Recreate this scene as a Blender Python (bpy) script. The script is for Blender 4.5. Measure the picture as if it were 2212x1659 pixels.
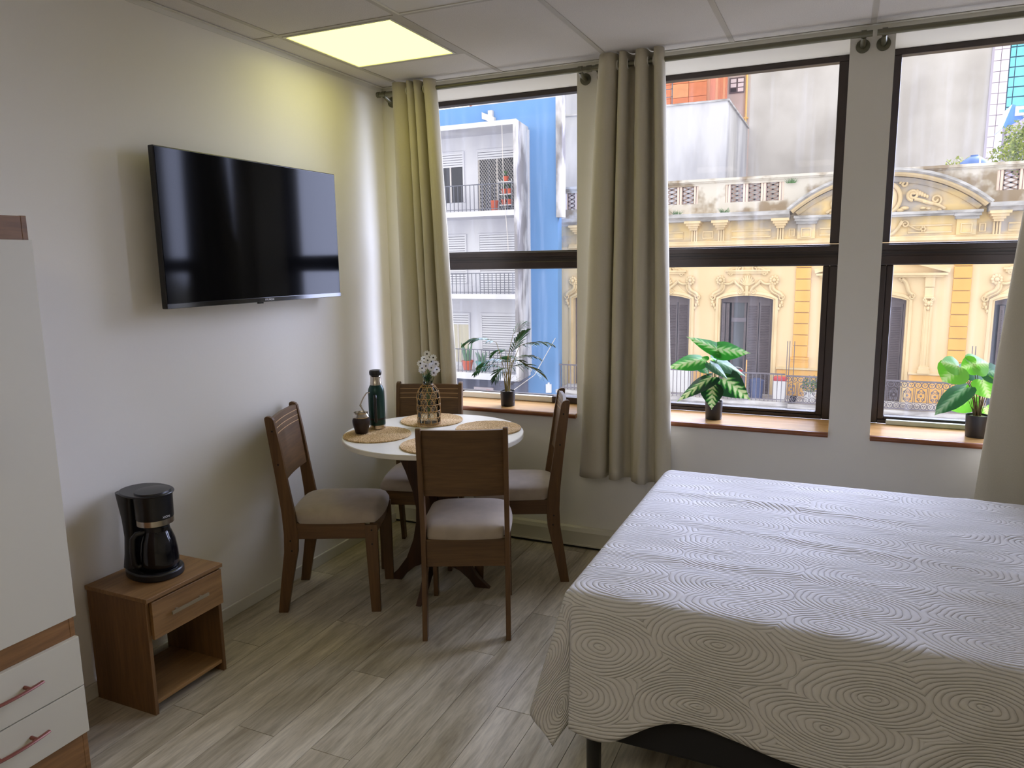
import bpy, bmesh, math, random
from mathutils import Vector, Matrix, noise
for _o in list(bpy.data.objects): bpy.data.objects.remove(_o)
SC = bpy.context.scene
COL = SC.collection
PI = math.pi
sin, cos = math.sin, math.cos
random.seed(7)

# ------------------------------------------------------------------ camera
cam_d = bpy.data.cameras.new('camera'); cam = bpy.data.objects.new('camera', cam_d); COL.objects.link(cam)
cam_d.sensor_width = 36.0; cam_d.lens = 1587.4 / 2212 * 36.0; cam_d.clip_start = 0.05; cam_d.clip_end = 400
_yaw, _pitch, _roll = 0.4196, -0.1630, 0.0145
_R = (Matrix.Rotation(_yaw, 3, 'Z') @ Matrix.Rotation(_pitch, 3, 'X') @ Matrix.Rotation(_roll, 3, 'Y'))
_M = Matrix((_R.col[0], _R.col[2], -_R.col[1])).transposed().to_4x4()
_M.translation = Vector((2.5929, -3.9473, 1.6572))
cam.matrix_world = _M
SC.camera = cam

# ------------------------------------------------------------------ world, daylight, exposure
SC.view_settings.view_transform = 'Standard'; SC.view_settings.look = 'None'
SC.view_settings.gamma = 1.0; SC.view_settings.use_curve_mapping = False
SC.view_settings.exposure = 0.22
world = bpy.data.worlds.new('overcast_sky'); SC.world = world; world.use_nodes = True
_bg = world.node_tree.nodes['Background']
_bg.inputs[0].default_value = (1.0, 0.985, 0.975, 1); _bg.inputs[1].default_value = 1.78
sun_d = bpy.data.lights.new('hazy_sky_glow', 'SUN'); sun = bpy.data.objects.new('hazy_sky_glow', sun_d); COL.objects.link(sun)
sun_d.energy = 18.0; sun_d.angle = math.radians(70); sun_d.color = (0.60, 0.67, 1.0)
sun.rotation_euler = Vector((-0.33, -0.84, -0.38)).to_track_quat('-Z', 'Y').to_euler()

# ------------------------------------------------------------------ helpers
def lin(r, g, b):
    f = lambda c: (c / 255) / 12.92 if c / 255 <= 0.04045 else (((c / 255) + 0.055) / 1.055) ** 2.4
    return (f(r), f(g), f(b), 1)

def new_mat(name):
    m = bpy.data.materials.new(name); m.use_nodes = True
    nt = m.node_tree; b = nt.nodes['Principled BSDF']
    return m, nt, b

def mat(name, col, rough=0.5, metal=0.0, var=0.0, vscale=6.0, bump=0.0, bscale=80.0, spec=None, stretch=None, col2=None, lo=0.35, hi=0.65, detail=4.0):
    m, nt, b = new_mat(name); L = nt.links
    b.inputs['Base Color'].default_value = col; b.inputs['Roughness'].default_value = rough; b.inputs['Metallic'].default_value = metal
    if spec is not None: b.inputs['Specular IOR Level'].default_value = spec
    tc = nt.nodes.new('ShaderNodeTexCoord'); src = tc.outputs['Object']
    if stretch:
        mp = nt.nodes.new('ShaderNodeMapping'); mp.inputs['Scale'].default_value = stretch; L.new(src, mp.inputs['Vector']); src = mp.outputs[0]
    if var > 0 or col2:
        n = nt.nodes.new('ShaderNodeTexNoise'); n.inputs['Scale'].default_value = vscale; n.inputs['Detail'].default_value = detail; L.new(src, n.inputs['Vector'])
        r = nt.nodes.new('ShaderNodeValToRGB'); L.new(n.outputs['Fac'], r.inputs[0])
        c2 = col2 if col2 else tuple(c * (1 - var) for c in col[:3]) + (1,)
        r.color_ramp.elements[0].position = lo; r.color_ramp.elements[1].position = hi
        r.color_ramp.elements[0].color = c2; r.color_ramp.elements[1].color = col
        L.new(r.outputs[0], b.inputs['Base Color'])
    if bump > 0:
        n2 = nt.nodes.new('ShaderNodeTexNoise'); n2.inputs['Scale'].default_value = bscale; n2.inputs['Detail'].default_value = 3; L.new(src, n2.inputs['Vector'])
        bp = nt.nodes.new('ShaderNodeBump'); bp.inputs['Strength'].default_value = bump; bp.inputs['Distance'].default_value = 0.01
        L.new(n2.outputs['Fac'], bp.inputs['Height']); L.new(bp.outputs[0], b.inputs['Normal'])
    return m

def wood(name, light, dark, axis='z', rough=0.45, scale=9.0, squeeze=0.07, per_object=0.0, bump=0.05):
    m, nt, b = new_mat(name); L = nt.links
    tc = nt.nodes.new('ShaderNodeTexCoord'); mp = nt.nodes.new('ShaderNodeMapping')
    s = [1, 1, 1]; s['xyz'.index(axis)] = squeeze
    mp.inputs['Scale'].default_value = s; L.new(tc.outputs['Object'], mp.inputs['Vector'])
    oi = nt.nodes.new('ShaderNodeObjectInfo')
    if per_object > 0:
        cm = nt.nodes.new('ShaderNodeCombineXYZ'); mu = nt.nodes.new('ShaderNodeMath'); mu.operation = 'MULTIPLY'; mu.inputs[1].default_value = 37
        L.new(oi.outputs['Random'], mu.inputs[0]); L.new(mu.outputs[0], cm.inputs[0]); L.new(mu.outputs[0], cm.inputs[2]); L.new(cm.outputs[0], mp.inputs['Location'])
    n = nt.nodes.new('ShaderNodeTexNoise'); n.inputs['Scale'].default_value = scale; n.inputs['Detail'].default_value = 7; n.inputs['Roughness'].default_value = 0.65; n.inputs['Distortion'].default_value = 0.6
    L.new(mp.outputs[0], n.inputs['Vector'])
    r = nt.nodes.new('ShaderNodeValToRGB'); r.color_ramp.elements[0].position = 0.32; r.color_ramp.elements[1].position = 0.66
    r.color_ramp.elements[0].color = dark; r.color_ramp.elements[1].color = light; L.new(n.outputs['Fac'], r.inputs[0])
    out = r.outputs[0]
    n3 = nt.nodes.new('ShaderNodeTexNoise'); n3.inputs['Scale'].default_value = scale * 9; n3.inputs['Detail'].default_value = 4; L.new(mp.outputs[0], n3.inputs['Vector'])
    mx = nt.nodes.new('ShaderNodeMix'); mx.data_type = 'RGBA'; mx.blend_type = 'MULTIPLY'; mx.inputs['Factor'].default_value = 0.45
    L.new(out, mx.inputs['A']); r2 = nt.nodes.new('ShaderNodeValToRGB'); r2.color_ramp.elements[0].position = 0.3; r2.color_ramp.elements[1].position = 0.6; r2.color_ramp.elements[0].color = (0.45, 0.45, 0.45, 1)
    L.new(n3.outputs['Fac'], r2.inputs[0]); L.new(r2.outputs[0], mx.inputs['B']); out = mx.outputs['Result']
    if per_object > 0:
        hs = nt.nodes.new('ShaderNodeHueSaturation'); mr = nt.nodes.new('ShaderNodeMapRange'); mr.inputs['To Min'].default_value = 1 - per_object; mr.inputs['To Max'].default_value = 1 + per_object
        L.new(oi.outputs['Random'], mr.inputs[0]); L.new(mr.outputs[0], hs.inputs['Value']); L.new(out, hs.inputs['Color']); out = hs.outputs[0]
    L.new(out, b.inputs['Base Color']); b.inputs['Roughness'].default_value = rough
    if bump:
        bp = nt.nodes.new('ShaderNodeBump'); bp.inputs['Strength'].default_value = bump; bp.inputs['Distance'].default_value = 0.004; L.new(n3.outputs['Fac'], bp.inputs['Height']); L.new(bp.outputs[0], b.inputs['Normal'])
    return m

def link(o, parent=None):
    COL.objects.link(o)
    if parent is not None: o.parent = parent
    return o
def tag(o, label=None, cat=None, group=None, kind=None):
    if label: o['label'] = label
    if cat: o['category'] = cat
    if group: o['group'] = group
    if kind: o['kind'] = kind
    return o
def thing(name, label, cat, loc=(0, 0, 0), rz=0.0, group=None):
    o = bpy.data.objects.new(name, None); o.empty_display_size = 0.1
    o.location = loc; o.rotation_euler = (0, 0, rz)
    link(o); return tag(o, label, cat, group)
def room(name, loc=(0, 0, 0)):
    o = bpy.data.objects.new(name, None); o.location = loc; link(o); o['kind'] = 'structure'; return o
def instance(src, name, parent, loc=(0, 0, 0), rz=0.0, scale=None):
    o = bpy.data.objects.new(name, src.data); link(o, parent); o.location = loc; o.rotation_euler = (0, 0, rz)
    if scale: o.scale = scale
    return o
def copy_tree(o, parent=None):
    c = o.copy(); COL.objects.link(c); c.parent = parent
    for ch in list(o.children): copy_tree(ch, c)
    return c

class MB:
    def __init__(s): s.v = []; s.f = []; s.uv = None
    def add(s, vs, fs):
        n = len(s.v); s.v += [tuple(v) for v in vs]; s.f += [tuple(i + n for i in f) for f in fs]; return s
    def box(s, x0, x1, y0, y1, z0, z1):
        return s.add([(x0, y0, z0), (x1, y0, z0), (x1, y1, z0), (x0, y1, z0), (x0, y0, z1), (x1, y0, z1), (x1, y1, z1), (x0, y1, z1)],
                     [(0, 3, 2, 1), (4, 5, 6, 7), (0, 1, 5, 4), (1, 2, 6, 5), (2, 3, 7, 6), (3, 0, 4, 7)])
    def prism(s, poly, a0, a1, plane='xz'):
        n = len(poly)
        if plane == 'xz': P = lambda p, a: (p[0], a, p[1])
        elif plane == 'yz': P = lambda p, a: (a, p[0], p[1])
        else: P = lambda p, a: (p[0], p[1], a)
        vs = [P(p, a0) for p in poly] + [P(p, a1) for p in poly]
        fs = [tuple(range(n)), tuple(range(2 * n - 1, n - 1, -1))] + [(i, i + n, (i + 1) % n + n, (i + 1) % n) for i in range(n)]
        return s.add(vs, fs)
    def tube(s, path, r, n=8, close=False, flat=1.0):
        path = [Vector(p) for p in path]; m = len(path); rs = r if isinstance(r, (list, tuple)) else [r] * m
        t0 = (path[1] - path[0]).normalized(); up = Vector((0, 0, 1)) if abs(t0.z) < 0.9 else Vector((1, 0, 0))
        nx = t0.cross(up).normalized(); vs = []; fs = []
        for i, p in enumerate(path):
            if close: t = (path[(i + 1) % m] - path[i - 1]).normalized()
            else: t = (path[min(i + 1, m - 1)] - path[max(i - 1, 0)]).normalized()
            nx = (nx - t * nx.dot(t)); nx = nx.normalized() if nx.length > 1e-6 else t.orthogonal().normalized()
            ny = t.cross(nx)
            for k in range(n):
                a = 2 * PI * k / n; vs.append(p + nx * (cos(a) * rs[i]) + ny * (sin(a) * rs[i] * flat))
        for i in range(m if close else m - 1):
            for k in range(n):
                a, b = i * n + k, i * n + (k + 1) % n; c, d = ((i + 1) % m) * n + (k + 1) % n, ((i + 1) % m) * n + k
                fs.append((a, b, c, d))
        if not close: fs += [tuple(range(n - 1, -1, -1)), tuple(range((m - 1) * n, m * n))]
        return s.add(vs, fs)
    def lathe(s, prof, c=(0, 0, 0), n=32, sx=1.0, sy=1.0):
        vs = []; fs = []; m = len(prof)
        for r, z in prof:
            for k in range(n):
                a = 2 * PI * k / n; vs.append((c[0] + r * cos(a) * sx, c[1] + r * sin(a) * sy, c[2] + z))
        for i in range(m - 1):
            for k in range(n):
                fs.append((i * n + k, i * n + (k + 1) % n, (i + 1) * n + (k + 1) % n, (i + 1) * n + k))
        if prof[0][0] > 1e-5: fs.append(tuple(range(n - 1, -1, -1)))
        if prof[-1][0] > 1e-5: fs.append(tuple(range((m - 1) * n, m * n)))
        return s.add(vs, fs)
    def ball(s, c, r, sx=1, sy=1, sz=1, n=8, m=6):
        prof = [(max(1e-4, r * sin(PI * i / m)), -r * cos(PI * i / m) * sz) for i in range(m + 1)]
        return s.lathe(prof, c, n, sx, sy)
    def sweep(s, path, prof, closed=False):
        # path in the xz-plane, prof = [(n, y)] offsets to the path's left normal and world y
        m = len(path); k = len(prof); vs = []; fs = []
        for i in range(m):
            a = Vector(path[max(i - 1, 0)] if not closed else path[i - 1]); b = Vector(path[min(i + 1, m - 1)] if not closed else path[(i + 1) % m])
            t = (b - a).normalized(); n = Vector((-t.y, t.x)); p = Vector(path[i])
            for o, y in prof: q = p + n * o; vs.append((q.x, y, q.y))
        for i in range(m if closed else m - 1):
            j = (i + 1) % m
            for q in range(k): fs.append((i * k + q, i * k + (q + 1) % k, j * k + (q + 1) % k, j * k + q))
        if not closed: fs += [tuple(range(k - 1, -1, -1)), tuple(range((m - 1) * k, m * k))]
        return s.add(vs, fs)
    def mesh(s, name, smooth=False, ang=40):
        me = bpy.data.meshes.new(name); me.from_pydata(s.v, [], s.f)
        bm = bmesh.new(); bm.from_mesh(me); bmesh.ops.recalc_face_normals(bm, faces=bm.faces); bm.to_mesh(me); bm.free()
        if smooth:
            me.polygons.foreach_set('use_smooth', [True] * len(me.polygons)); me.set_sharp_from_angle(angle=math.radians(ang))
        return me
    def build(s, name, m=None, parent=None, smooth=False, bevel=0.0, seg=2, label=None, kind=None, ang=40, recalc=True):
        me = s.mesh(name, smooth, ang); o = bpy.data.objects.new(name, me); link(o, parent)
        if m: me.materials.append(m)
        if bevel:
            bv = o.modifiers.new('bevel', 'BEVEL'); bv.width = bevel; bv.segments = seg; bv.limit_method = 'ANGLE'; bv.angle_limit = math.radians(35)
        if label: o['label'] = label
        if kind: o['kind'] = kind
        return o

def text_obj(name, body, size, m, parent, loc, rot, extrude=0.0004):
    cu = bpy.data.curves.new(name, 'FONT'); cu.body = body; cu.size = size; cu.align_x = 'CENTER'; cu.align_y = 'CENTER'; cu.extrude = extrude
    tmp = bpy.data.objects.new(name, cu); COL.objects.link(tmp); dg = bpy.context.evaluated_depsgraph_get(); dg.update()
    me = bpy.data.meshes.new_from_object(tmp.evaluated_get(dg)); bpy.data.objects.remove(tmp); me.name = name
    o = bpy.data.objects.new(name, me); link(o, parent); me.materials.clear(); me.materials.append(m); o.location = loc; o.rotation_euler = rot
    return o

# ------------------------------------------------------------------ materials
M = {}
M['wall'] = mat('wall_paint', lin(237, 233, 222), 0.75, bump=0.03, bscale=60, spec=0.2)
M['trim'] = mat('white_trim', lin(222, 219, 206), 0.45)
M['trunk'] = mat('cream_trunking', lin(214, 209, 188), 0.5)
M['plank'] = wood('grey_oak_laminate', lin(212, 202, 178), lin(158, 146, 120), 'y', 0.38, 13, 0.11, per_object=0.09, bump=0.10)
M['tile'] = mat('mineral_ceiling_tile', lin(228, 223, 216), 0.9, var=0.10, vscale=260, bump=0.22, bscale=260, spec=0.1)
M['tee'] = mat('ceiling_tee', lin(190, 184, 172), 0.5)
M['gap'] = mat('dark_gap', lin(40, 38, 34), 0.9)
M['frame'] = mat('dark_brown_window_frame', lin(46, 33, 28), 0.38, var=0.25, vscale=14)
M['seal'] = mat('frame_groove', lin(22, 16, 15), 0.6)
M['alu'] = mat('grey_aluminium_track', lin(176, 178, 160), 0.45, 0.1)
M['sill'] = wood('varnished_oak_sill', lin(212, 170, 112), lin(184, 138, 84), 'x', 0.22, 7, 0.08)
M['sill_edge'] = mat('reddish_sill_nosing', lin(138, 82, 48), 0.3, var=0.2, vscale=20)
M['rod'] = mat('brushed_rod', lin(120, 118, 100), 0.35, 0.75)
M['curtain'] = mat('beige_blackout_cloth', lin(208, 200, 178), 0.85, var=0.05, vscale=300, bump=0.08, bscale=500, spec=0.15)
M['curtain'].node_tree.nodes['Principled BSDF'].inputs['Sheen Weight'].default_value = 0.15
M['chair'] = wood('walnut_veneer', lin(112, 80, 46), lin(84, 57, 31), 'z', 0.42, 12, 0.06)
M['chair_h'] = wood('walnut_veneer_horizontal', lin(118, 86, 50), lin(88, 62, 34), 'x', 0.42, 12, 0.06)
M['chair_y'] = wood('walnut_veneer_rail', lin(112, 80, 46), lin(84, 57, 31), 'y', 0.42, 12, 0.06)
M['inlay'] = mat('pale_inlay', lin(205, 168, 120), 0.5)
M['suede'] = mat('taupe_suede', lin(176, 162, 146), 0.9, var=0.10, vscale=18, bump=0.05, bscale=300, spec=0.1)
M['suede'].node_tree.nodes['Principled BSDF'].inputs['Sheen Weight'].default_value = 0.3
M['hole'] = mat('bolt_hole', lin(18, 12, 10), 0.7)
M['ttop'] = mat('white_laminate', lin(233, 229, 216), 0.3)
M['pedestal'] = wood('dark_pedestal_wood', lin(74, 45, 26), lin(52, 31, 19), 'z', 0.45, 12, 0.06)
M['night'] = wood('rustic_oak_board', lin(158, 120, 72), lin(122, 88, 49), 'y', 0.5, 10, 0.08)
M['night_z'] = wood('rustic_oak_side', lin(128, 92, 52), lin(100, 70, 38), 'z', 0.5, 10, 0.08)
M['steelbar'] = mat('satin_nickel', lin(172, 160, 132), 0.35, 0.8)
M['ward'] = mat('off_white_lacquer', lin(198, 192, 172), 0.45)
M['ward_wood'] = wood('wardrobe_oak', lin(146, 104, 58), lin(108, 74, 38), 'y', 0.5, 10, 0.08)
M['copper'] = mat('copper_plastic', lin(124, 70, 58), 0.35, 0.25)
M['black'] = mat('black_plastic', lin(26, 26, 28), 0.32)
M['black_gloss'] = mat('black_gloss', lin(14, 14, 18), 0.12)
M['steel'] = mat('stainless_steel', lin(196, 188, 176), 0.24, 1.0)
M['screen'] = mat('tv_glass', lin(7, 7, 10), 0.08, spec=0.20)
M['white_print'] = mat('white_print', lin(225, 225, 228), 0.5)
M['thermos'] = mat('hammered_green', lin(22, 62, 58), 0.28, 0.3, bump=0.06, bscale=160)
M['gourd'] = mat('dark_leather', lin(36, 20, 20), 0.4, bump=0.1, bscale=120)
M['black_fabric'] = mat('black_bed_fabric', lin(24, 23, 26), 0.8)
M['mattress'] = mat('mattress_ticking', lin(225, 225, 228), 0.8)
M['cotton'] = mat('white_cotton', lin(232, 230, 232), 0.85)
M['pot'] = mat('matt_black_pot', lin(30, 29, 33), 0.45)
M['soil'] = mat('pebble_soil', lin(150, 140, 122), 0.9, col2=lin(60, 50, 36), vscale=60)
M['moss'] = mat('moss_soil', lin(120, 125, 50), 0.95, col2=lin(58, 52, 24), vscale=50)
M['stem'] = mat('olive_stem', lin(140, 122, 58), 0.6)
M['stem_dark'] = mat('brown_green_stem', lin(88, 70, 40), 0.6)
M['palm'] = mat('palm_leaf', lin(44, 104, 40), 0.4, col2=lin(18, 62, 34), vscale=14)
M['petal'] = mat('white_petal', lin(242, 242, 248), 0.7)
M['flower_eye'] = mat('black_flower_eye', lin(26, 24, 38), 0.7)
M['grass'] = mat('deep_green_leaves', lin(64, 112, 34), 0.55, col2=lin(22, 50, 26), vscale=30)
M['wicker'] = mat('wicker_cane', lin(214, 170, 104), 0.55, var=0.25, vscale=60)

def mat_rope():
    m, nt, b = new_mat('jute_rope'); L = nt.links
    tc = nt.nodes.new('ShaderNodeTexCoord'); n = nt.nodes.new('ShaderNodeTexNoise'); n.inputs['Scale'].default_value = 150; n.inputs['Detail'].default_value = 3; L.new(tc.outputs['Object'], n.inputs['Vector'])
    r = nt.nodes.new('ShaderNodeValToRGB'); r.color_ramp.elements[0].position = 0.35; r.color_ramp.elements[1].position = 0.62
    r.color_ramp.elements[0].color = lin(168, 130, 78); r.color_ramp.elements[1].color = lin(236, 208, 160); L.new(n.outputs['Fac'], r.inputs[0]); L.new(r.outputs[0], b.inputs['Base Color'])
    b.inputs['Roughness'].default_value = 0.85
    bp = nt.nodes.new('ShaderNodeBump'); bp.inputs['Strength'].default_value = 0.5; bp.inputs['Distance'].default_value = 0.003; L.new(n.outputs['Fac'], bp.inputs['Height']); L.new(bp.outputs[0], b.inputs['Normal'])
    return m
M['rope'] = mat_rope()

def mat_pane():
    m = bpy.data.materials.new('window_glass'); m.use_nodes = True; nt = m.node_tree; L = nt.links; nt.nodes.clear()
    out = nt.nodes.new('ShaderNodeOutputMaterial'); tr = nt.nodes.new('ShaderNodeBsdfTransparent'); gl = nt.nodes.new('ShaderNodeBsdfGlossy'); df = nt.nodes.new('ShaderNodeBsdfTranslucent')
    tr.inputs[0].default_value = (0.97, 0.975, 0.98, 1); gl.inputs['Roughness'].default_value = 0.02; df.inputs[0].default_value = (0.85, 0.87, 0.9, 1)
    m1 = nt.nodes.new('ShaderNodeMixShader'); m1.inputs[0].default_value = 0.004; L.new(tr.outputs[0], m1.inputs[1]); L.new(gl.outputs[0], m1.inputs[2])
    tc = nt.nodes.new('ShaderNodeTexCoord'); mp = nt.nodes.new('ShaderNodeMapping'); mp.inputs['Scale'].default_value = (26, 1, 1.2); L.new(tc.outputs['Object'], mp.inputs['Vector'])
    n = nt.nodes.new('ShaderNodeTexNoise'); n.inputs['Scale'].default_value = 1.0; n.inputs['Detail'].default_value = 5; L.new(mp.outputs[0], n.inputs['Vector'])
    r = nt.nodes.new('ShaderNodeMapRange'); r.inputs['From Min'].default_value = 0.5; r.inputs['From Max'].default_value = 0.8; r.inputs['To Min'].default_value = 0.006; r.inputs['To Max'].default_value = 0.030; L.new(n.outputs['Fac'], r.inputs[0])
    m2 = nt.nodes.new('ShaderNodeMixShader'); L.new(r.outputs[0], m2.inputs[0]); L.new(m1.outputs[0], m2.inputs[1]); L.new(df.outputs[0], m2.inputs[2]); L.new(m2.outputs[0], out.inputs[0])
    return m
M['pane'] = mat_pane()
def mat_vase():
    m = bpy.data.materials.new('clear_bottle_glass'); m.use_nodes = True; nt = m.node_tree; nt.nodes.clear(); L = nt.links
    out = nt.nodes.new('ShaderNodeOutputMaterial'); tr = nt.nodes.new('ShaderNodeBsdfTransparent'); gl = nt.nodes.new('ShaderNodeBsdfGlossy'); mx = nt.nodes.new('ShaderNodeMixShader'); lw = nt.nodes.new('ShaderNodeFresnel')
    lw.inputs[0].default_value = 1.4; tr.inputs[0].default_value = (0.93, 0.95, 0.95, 1); gl.inputs['Roughness'].default_value = 0.03
    L.new(lw.outputs[0], mx.inputs[0]); L.new(tr.outputs[0], mx.inputs[1]); L.new(gl.outputs[0], mx.inputs[2]); L.new(mx.outputs[0], out.inputs[0]); return m
M['vase'] = mat_vase()
def mat_quilt():
    m, nt, b = new_mat('quilted_white_cotton'); L = nt.links
    b.inputs['Base Color'].default_value = lin(224, 220, 214); b.inputs['Roughness'].default_value = 0.8; b.inputs['Specular IOR Level'].default_value = 0.15
    uv = nt.nodes.new('ShaderNodeTexCoord'); mp = nt.nodes.new('ShaderNodeMapping'); mp.inputs['Scale'].default_value = (2.9, 5.6, 1); L.new(uv.outputs['UV'], mp.inputs['Vector'])
    nz = nt.nodes.new('ShaderNodeTexNoise'); nz.inputs['Scale'].default_value = 1.6; nz.inputs['Detail'].default_value = 2; L.new(mp.outputs[0], nz.inputs['Vector'])
    mxv = nt.nodes.new('ShaderNodeMix'); mxv.data_type = 'RGBA'; mxv.blend_type = 'LINEAR_LIGHT'; mxv.inputs['Factor'].default_value = 0.10; L.new(mp.outputs[0], mxv.inputs['A']); L.new(nz.outputs['Color'], mxv.inputs['B'])
    vo = nt.nodes.new('ShaderNodeTexVoronoi'); vo.voronoi_dimensions = '2D'; vo.inputs['Scale'].default_value = 1.0; vo.inputs['Randomness'].default_value = 0.42; L.new(mxv.outputs['Result'], vo.inputs['Vector'])
    mu = nt.nodes.new('ShaderNodeMath'); mu.operation = 'MULTIPLY'; mu.inputs[1].default_value = 58; L.new(vo.outputs['Distance'], mu.inputs[0])
    sn = nt.nodes.new('ShaderNodeMath'); sn.operation = 'SINE'; L.new(mu.outputs[0], sn.inputs[0])
    ab = nt.nodes.new('ShaderNodeMath'); ab.operation = 'ABSOLUTE'; L.new(sn.outputs[0], ab.inputs[0])
    pw = nt.nodes.new('ShaderNodeMath'); pw.operation = 'POWER'; pw.inputs[1].default_value = 0.45; L.new(ab.outputs[0], pw.inputs[0])
    bp = nt.nodes.new('ShaderNodeBump'); bp.inputs['Strength'].default_value = 0.8; bp.inputs['Distance'].default_value = 0.005; L.new(pw.outputs[0], bp.inputs['Height']); L.new(bp.outputs[0], b.inputs['Normal'])
    r = nt.nodes.new('ShaderNodeValToRGB'); r.color_ramp.elements[0].color = lin(194, 189, 183); r.color_ramp.elements[1].color = lin(212, 209, 207); r.color_ramp.elements[1].position = 0.35
    L.new(pw.outputs[0], r.inputs[0]); L.new(r.outputs[0], b.inputs['Base Color'])
    return m
M['quilt'] = mat_quilt()
def mat_leaf(name, dark, light, vein, freq=7.0, vein_w=0.5):
    # uv: u = along midrib, v = signed distance from it
    m, nt, b = new_mat(name); L = nt.links
    tc = nt.nodes.new('ShaderNodeTexCoord'); sp = nt.nodes.new('ShaderNodeSeparateXYZ'); L.new(tc.outputs['UV'], sp.inputs[0])
    ab = nt.nodes.new('ShaderNodeMath'); ab.operation = 'ABSOLUTE'; L.new(sp.outputs[1], ab.inputs[0])
    a = nt.nodes.new('ShaderNodeMath'); a.operation = 'MULTIPLY_ADD'; a.inputs[1].default_value = -0.9; L.new(ab.outputs[0], a.inputs[0]); L.new(sp.outputs[0], a.inputs[2])
    nz = nt.nodes.new('ShaderNodeTexNoise'); nz.inputs['Scale'].default_value = 6; L.new(tc.outputs['UV'], nz.inputs['Vector'])
    a2 = nt.nodes.new('ShaderNodeMath'); a2.operation = 'MULTIPLY_ADD'; a2.inputs[1].default_value = 0.12; L.new(nz.outputs['Fac'], a2.inputs[0]); L.new(a.outputs[0], a2.inputs[2])
    f = nt.nodes.new('ShaderNodeMath'); f.operation = 'MULTIPLY'; f.inputs[1].default_value = freq * 2 * PI; L.new(a2.outputs[0], f.inputs[0])
    s = nt.nodes.new('ShaderNodeMath'); s.operation = 'SINE'; L.new(f.outputs[0], s.inputs[0])
    rib = nt.nodes.new('ShaderNodeMapRange'); rib.inputs['From Min'].default_value = 0.0; rib.inputs['From Max'].default_value = 0.36; rib.inputs['To Min'].default_value = 1.15; rib.inputs['To Max'].default_value = -0.25; L.new(ab.outputs[0], rib.inputs[0])
    fd = nt.nodes.new('ShaderNodeMapRange'); fd.inputs['From Max'].default_value = 0.42; fd.inputs['To Min'].default_value = 1.1; fd.inputs['To Max'].default_value = 0.25; L.new(ab.outputs[0], fd.inputs[0])
    n5 = nt.nodes.new('ShaderNodeTexNoise'); n5.inputs['Scale'].default_value = 9; L.new(tc.outputs['UV'], n5.inputs['Vector'])
    sf = nt.nodes.new('ShaderNodeMath'); sf.operation = 'MULTIPLY'; L.new(s.outputs[0], sf.inputs[0]); L.new(fd.outputs[0], sf.inputs[1])
    sg_ = nt.nodes.new('ShaderNodeMath'); sg_.operation = 'MULTIPLY_ADD'; sg_.inputs[1].default_value = 0.9; L.new(n5.outputs['Fac'], sg_.inputs[0]); sg_.inputs[2].default_value = -0.45
    sh_ = nt.nodes.new('ShaderNodeMath'); sh_.operation = 'ADD'; L.new(sf.outputs[0], sh_.inputs[0]); L.new(sg_.outputs[0], sh_.inputs[1])
    ad = nt.nodes.new('ShaderNodeMath'); ad.operation = 'MULTIPLY_ADD'; ad.inputs[1].default_value = vein_w; L.new(sh_.outputs[0], ad.inputs[0]); L.new(rib.outputs[0], ad.inputs[2])
    r = nt.nodes.new('ShaderNodeValToRGB'); cr = r.color_ramp; cr.elements[0].position = 0.25; cr.elements[0].color = dark; cr.elements[1].position = 1.0; cr.elements[1].color = vein
    e = cr.elements.new(0.6); e.color = light; L.new(ad.outputs[0], r.inputs[0]); L.new(r.outputs[0], b.inputs['Base Color'])
    b.inputs['Roughness'].default_value = 0.38
    for k in ('Transmission Weight',): b.inputs[k].default_value = 0.0
    tl = nt.nodes.new('ShaderNodeBsdfTranslucent'); L.new(r.outputs[0], tl.inputs[0]); mx = nt.nodes.new('ShaderNodeMixShader'); mx.inputs[0].default_value = 0.35
    out = nt.nodes['Material Output']; L.new(b.outputs[0], mx.inputs[1]); L.new(tl.outputs[0], mx.inputs[2]); L.new(mx.outputs[0], out.inputs[0])
    return m
M['leaf_var'] = mat_leaf('variegated_leaf', lin(22, 62, 30), lin(70, 150, 56), lin(206, 222, 160), 4.6, 0.40)
M['leaf_var2'] = mat_leaf('variegated_young_leaf', lin(52, 148, 44), lin(110, 196, 84), lin(200, 226, 160), 4.6, 0.34)
M['leaf_lime'] = mat_leaf('lime_leaf', lin(112, 190, 52), lin(140, 206, 76), lin(196, 226, 140), 5.0, 0.2)
M['leaf_deep'] = mat_leaf('deep_green_leaf', lin(48, 110, 62), lin(86, 146, 96), lin(150, 190, 150), 5.0, 0.2)

# ================================================================== THE ROOM
H = 2.706                      # ceiling height
XR, YB = 3.97, -6.2            # right wall, rear wall
# ---- floor: laminate planks laid towards the windows
floor = MB().box(-0.1, XR + 0.1, YB - 0.1, 0.1, -0.06, -0.012).build('floor', M['gap']); tag(floor, kind='structure')
PW, PL = 0.165, 1.22
ncol = int(XR / PW) + 1
for c in range(ncol):
    x0, x1 = c * PW, min((c + 1) * PW, XR)
    if x1 - x0 < 0.02: continue
    y = -2.12 + (0.0 if c % 2 == 0 else 0.47 if c % 4 == 1 else 0.80)
    while y < 0: y += PL
    while y > YB:
        a, b = max(y - PL, YB), min(y, 0.0)
        if b - a > 0.02: MB().box(x0 + 0.0010, x1 - 0.0010, a + 0.0012, b - 0.0012, -0.012, 0.0).build('plank', M['plank'], floor)
        y -= PL

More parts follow.
